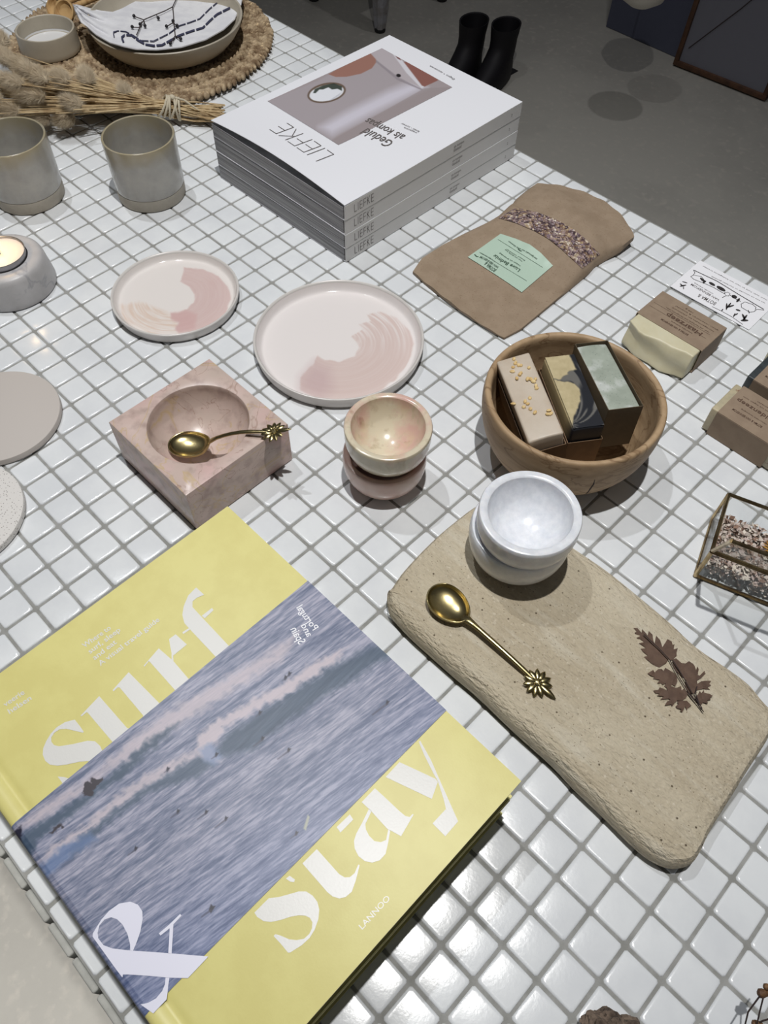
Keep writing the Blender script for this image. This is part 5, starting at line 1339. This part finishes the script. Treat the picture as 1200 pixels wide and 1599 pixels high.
# ------------------------------------------------------------------ things on the floor behind
st_ = thing('metal_stool', 'worn white metal stool on the floor, mostly above the top edge', 'stool', (-2.13, 1.96, FZ))
bm = NB(); box(bm, (-2.13, 1.96, FZ + .45), (.32, .32, .02), None, bevel=.008); obj('seat', bm, m_stool, st_)
for fx, fy in ((-1.98, 1.81), (-2.29, 1.80), (-1.99, 2.12), (-2.29, 2.12)):
    bm = NB(); tx, ty = (fx * .86 - 2.13 * .14), (fy * .86 + 1.96 * .14); d = Vector((tx - fx, ty - fy, 0))
    rs = []
    for k, w_ in ((0, .017), (.35, .030), (1, .036)):
        cx, cy, z = fx + d.x * k, fy + d.y * k, FZ + .012 + .43 * k; rs.append([bm.verts.new((cx + a * w_, cy + b * w_, z)) for a, b in ((-1, -.5), (-.5, -1), (.5, -1), (1, -.5), (1, .5), (.5, 1), (-.5, 1), (-1, .5))])
    for A, B in zip(rs, rs[1:]):
        for k in range(8): bm.faces.new([A[k], A[(k + 1) % 8], B[(k + 1) % 8], B[k]])
    bm.faces.new(rs[0][::-1]); bm.faces.new(rs[-1]); lg = obj('leg', bm, m_stool, st_)
    bm = NB(); lathe(bm, [(0, 0), (.016, 0), (.018, .004), (.018, .014), (0, .014)], (fx, fy, FZ + .0002), 16); obj('rubber_foot', bm, m_rubber, lg)
def boot(label, x, y, ang):
    t = thing('ankle_boot', label, 'boot', (x, y, FZ + .001), ang, 'pair of black ankle boots')
    c, s_ = math.cos(ang), math.sin(ang)
    def P(a, b, z): return (x + a * c - b * s_, y + a * s_ + b * c, FZ + .001 + z)
    bm = NB(); n = 24; rings = []
    for z, cx, lx, ly in [(.001, .050, .115, .036), (.016, .050, .117, .040), (.030, .050, .113, .041), (.045, .045, .103, .040), (.060, .030, .085, .038), (.078, .012, .066, .037), (.095, .0, .054, .036), (.115, -.002, .050, .037), (.135, -.004, .051, .040), (.155, -.006, .053, .042)]:
        rings.append([bm.verts.new(P(cx + lx * math.cos(2 * PI * k / n), ly * (1 - .15 * max(0, math.cos(2 * PI * k / n)) ** 2 * (z < .05)) * math.sin(2 * PI * k / n), z)) for k in range(n)])
    rings.append([bm.verts.new(P(-.006 + .049 * math.cos(2 * PI * k / n), .038 * math.sin(2 * PI * k / n), .153)) for k in range(n)])
    rings.append([bm.verts.new(P(-.004 + .040 * math.cos(2 * PI * k / n), .032 * math.sin(2 * PI * k / n), .10)) for k in range(n)])
    for A, B in zip(rings, rings[1:]):
        for k in range(n): bm.faces.new([A[k], A[(k + 1) % n], B[(k + 1) % n], B[k]])
    bm.faces.new(rings[0][::-1]); bm.faces.new(rings[-1]); obj('boot_upper', bm, m_boot, t)
    bm = NB(); box(bm, P(-.052, 0, .0), (.05, .06, .002)); obj('heel', bm, m_boot, t)
boot('black ankle boot on the dark floor, left one of the pair', -1.600, 1.815, math.radians(-75))
boot('black ankle boot on the dark floor, right one of the pair', -1.520, 1.866, math.radians(-76))
# picture frame leaning on the wall
pa, pb = Vector(at(1053, 99, FZ + .004)), Vector(at(1197, 156, FZ + .004)); fu = (pb - pa); fu.z = 0; FW = fu.length; fu.normalize()
lean = math.radians(4); back = Vector((-fu.y, fu.x, 0)); upv = Vector((0, 0, 1)) * math.cos(lean) + back * math.sin(lean)
t = thing('picture_frame', 'brown wooden picture frame leaning against the blue grey wall', 'picture frame', tuple(pa.lerp(pb, .5)), math.atan2(fu.y, fu.x))
def fp(a, b, c_=0): return pa + fu * a + upv * b + fu.cross(upv) * c_
Mf = Matrix((fu, upv, fu.cross(upv))).transposed(); FH = .44; rw = .014
bm = NB()
for c_, sz in (((FW / 2, rw / 2), (FW, rw, .02)), ((FW / 2, FH - rw / 2), (FW, rw, .02)), ((rw / 2, FH / 2), (rw, FH - 2 * rw, .02)), ((FW - rw / 2, FH / 2), (rw, FH - 2 * rw, .02))): box(bm, fp(*c_), sz, Mf, bevel=.001)
obj('frame_rails', bm, m_frame, t)
bm = NB(); box(bm, fp(FW / 2, FH / 2, -.002), (FW - 2 * rw, FH - 2 * rw, .004), Mf); obj('mounted_sheet', bm, m_pict, t, smooth=False)
bm = NB(); a, b = fp(.030, .055, .001), fp(.24, .34, .001); tube(bm, [a, a.lerp(b, .5) + fu * .006, b], .0014, 5); obj('drawn_line', bm, m_twig, t)
bm = NB(); hc = Vector(at(1009, -27, -.42))
lathe(bm, [(0, -.055), (.030, -.052), (.058, -.034), (.072, 0), (.066, .035), (.040, .060), (.012, .070), (.010, .078), (0, .078)], (0, 0, 0), 48)
sh = obj('pendant_shade', bm, m_shade, loc=tuple(hc)); tag(sh, 'pale rounded shade cut off by the top edge, in front of the blue wall', 'lamp shade')
bm = NB(); tube(bm, [(0, 0, .075), (0, 0, 1.9)], .0018, 8); obj('hanging_cord', bm, m_twig, sh, loc=(0, 0, 0))
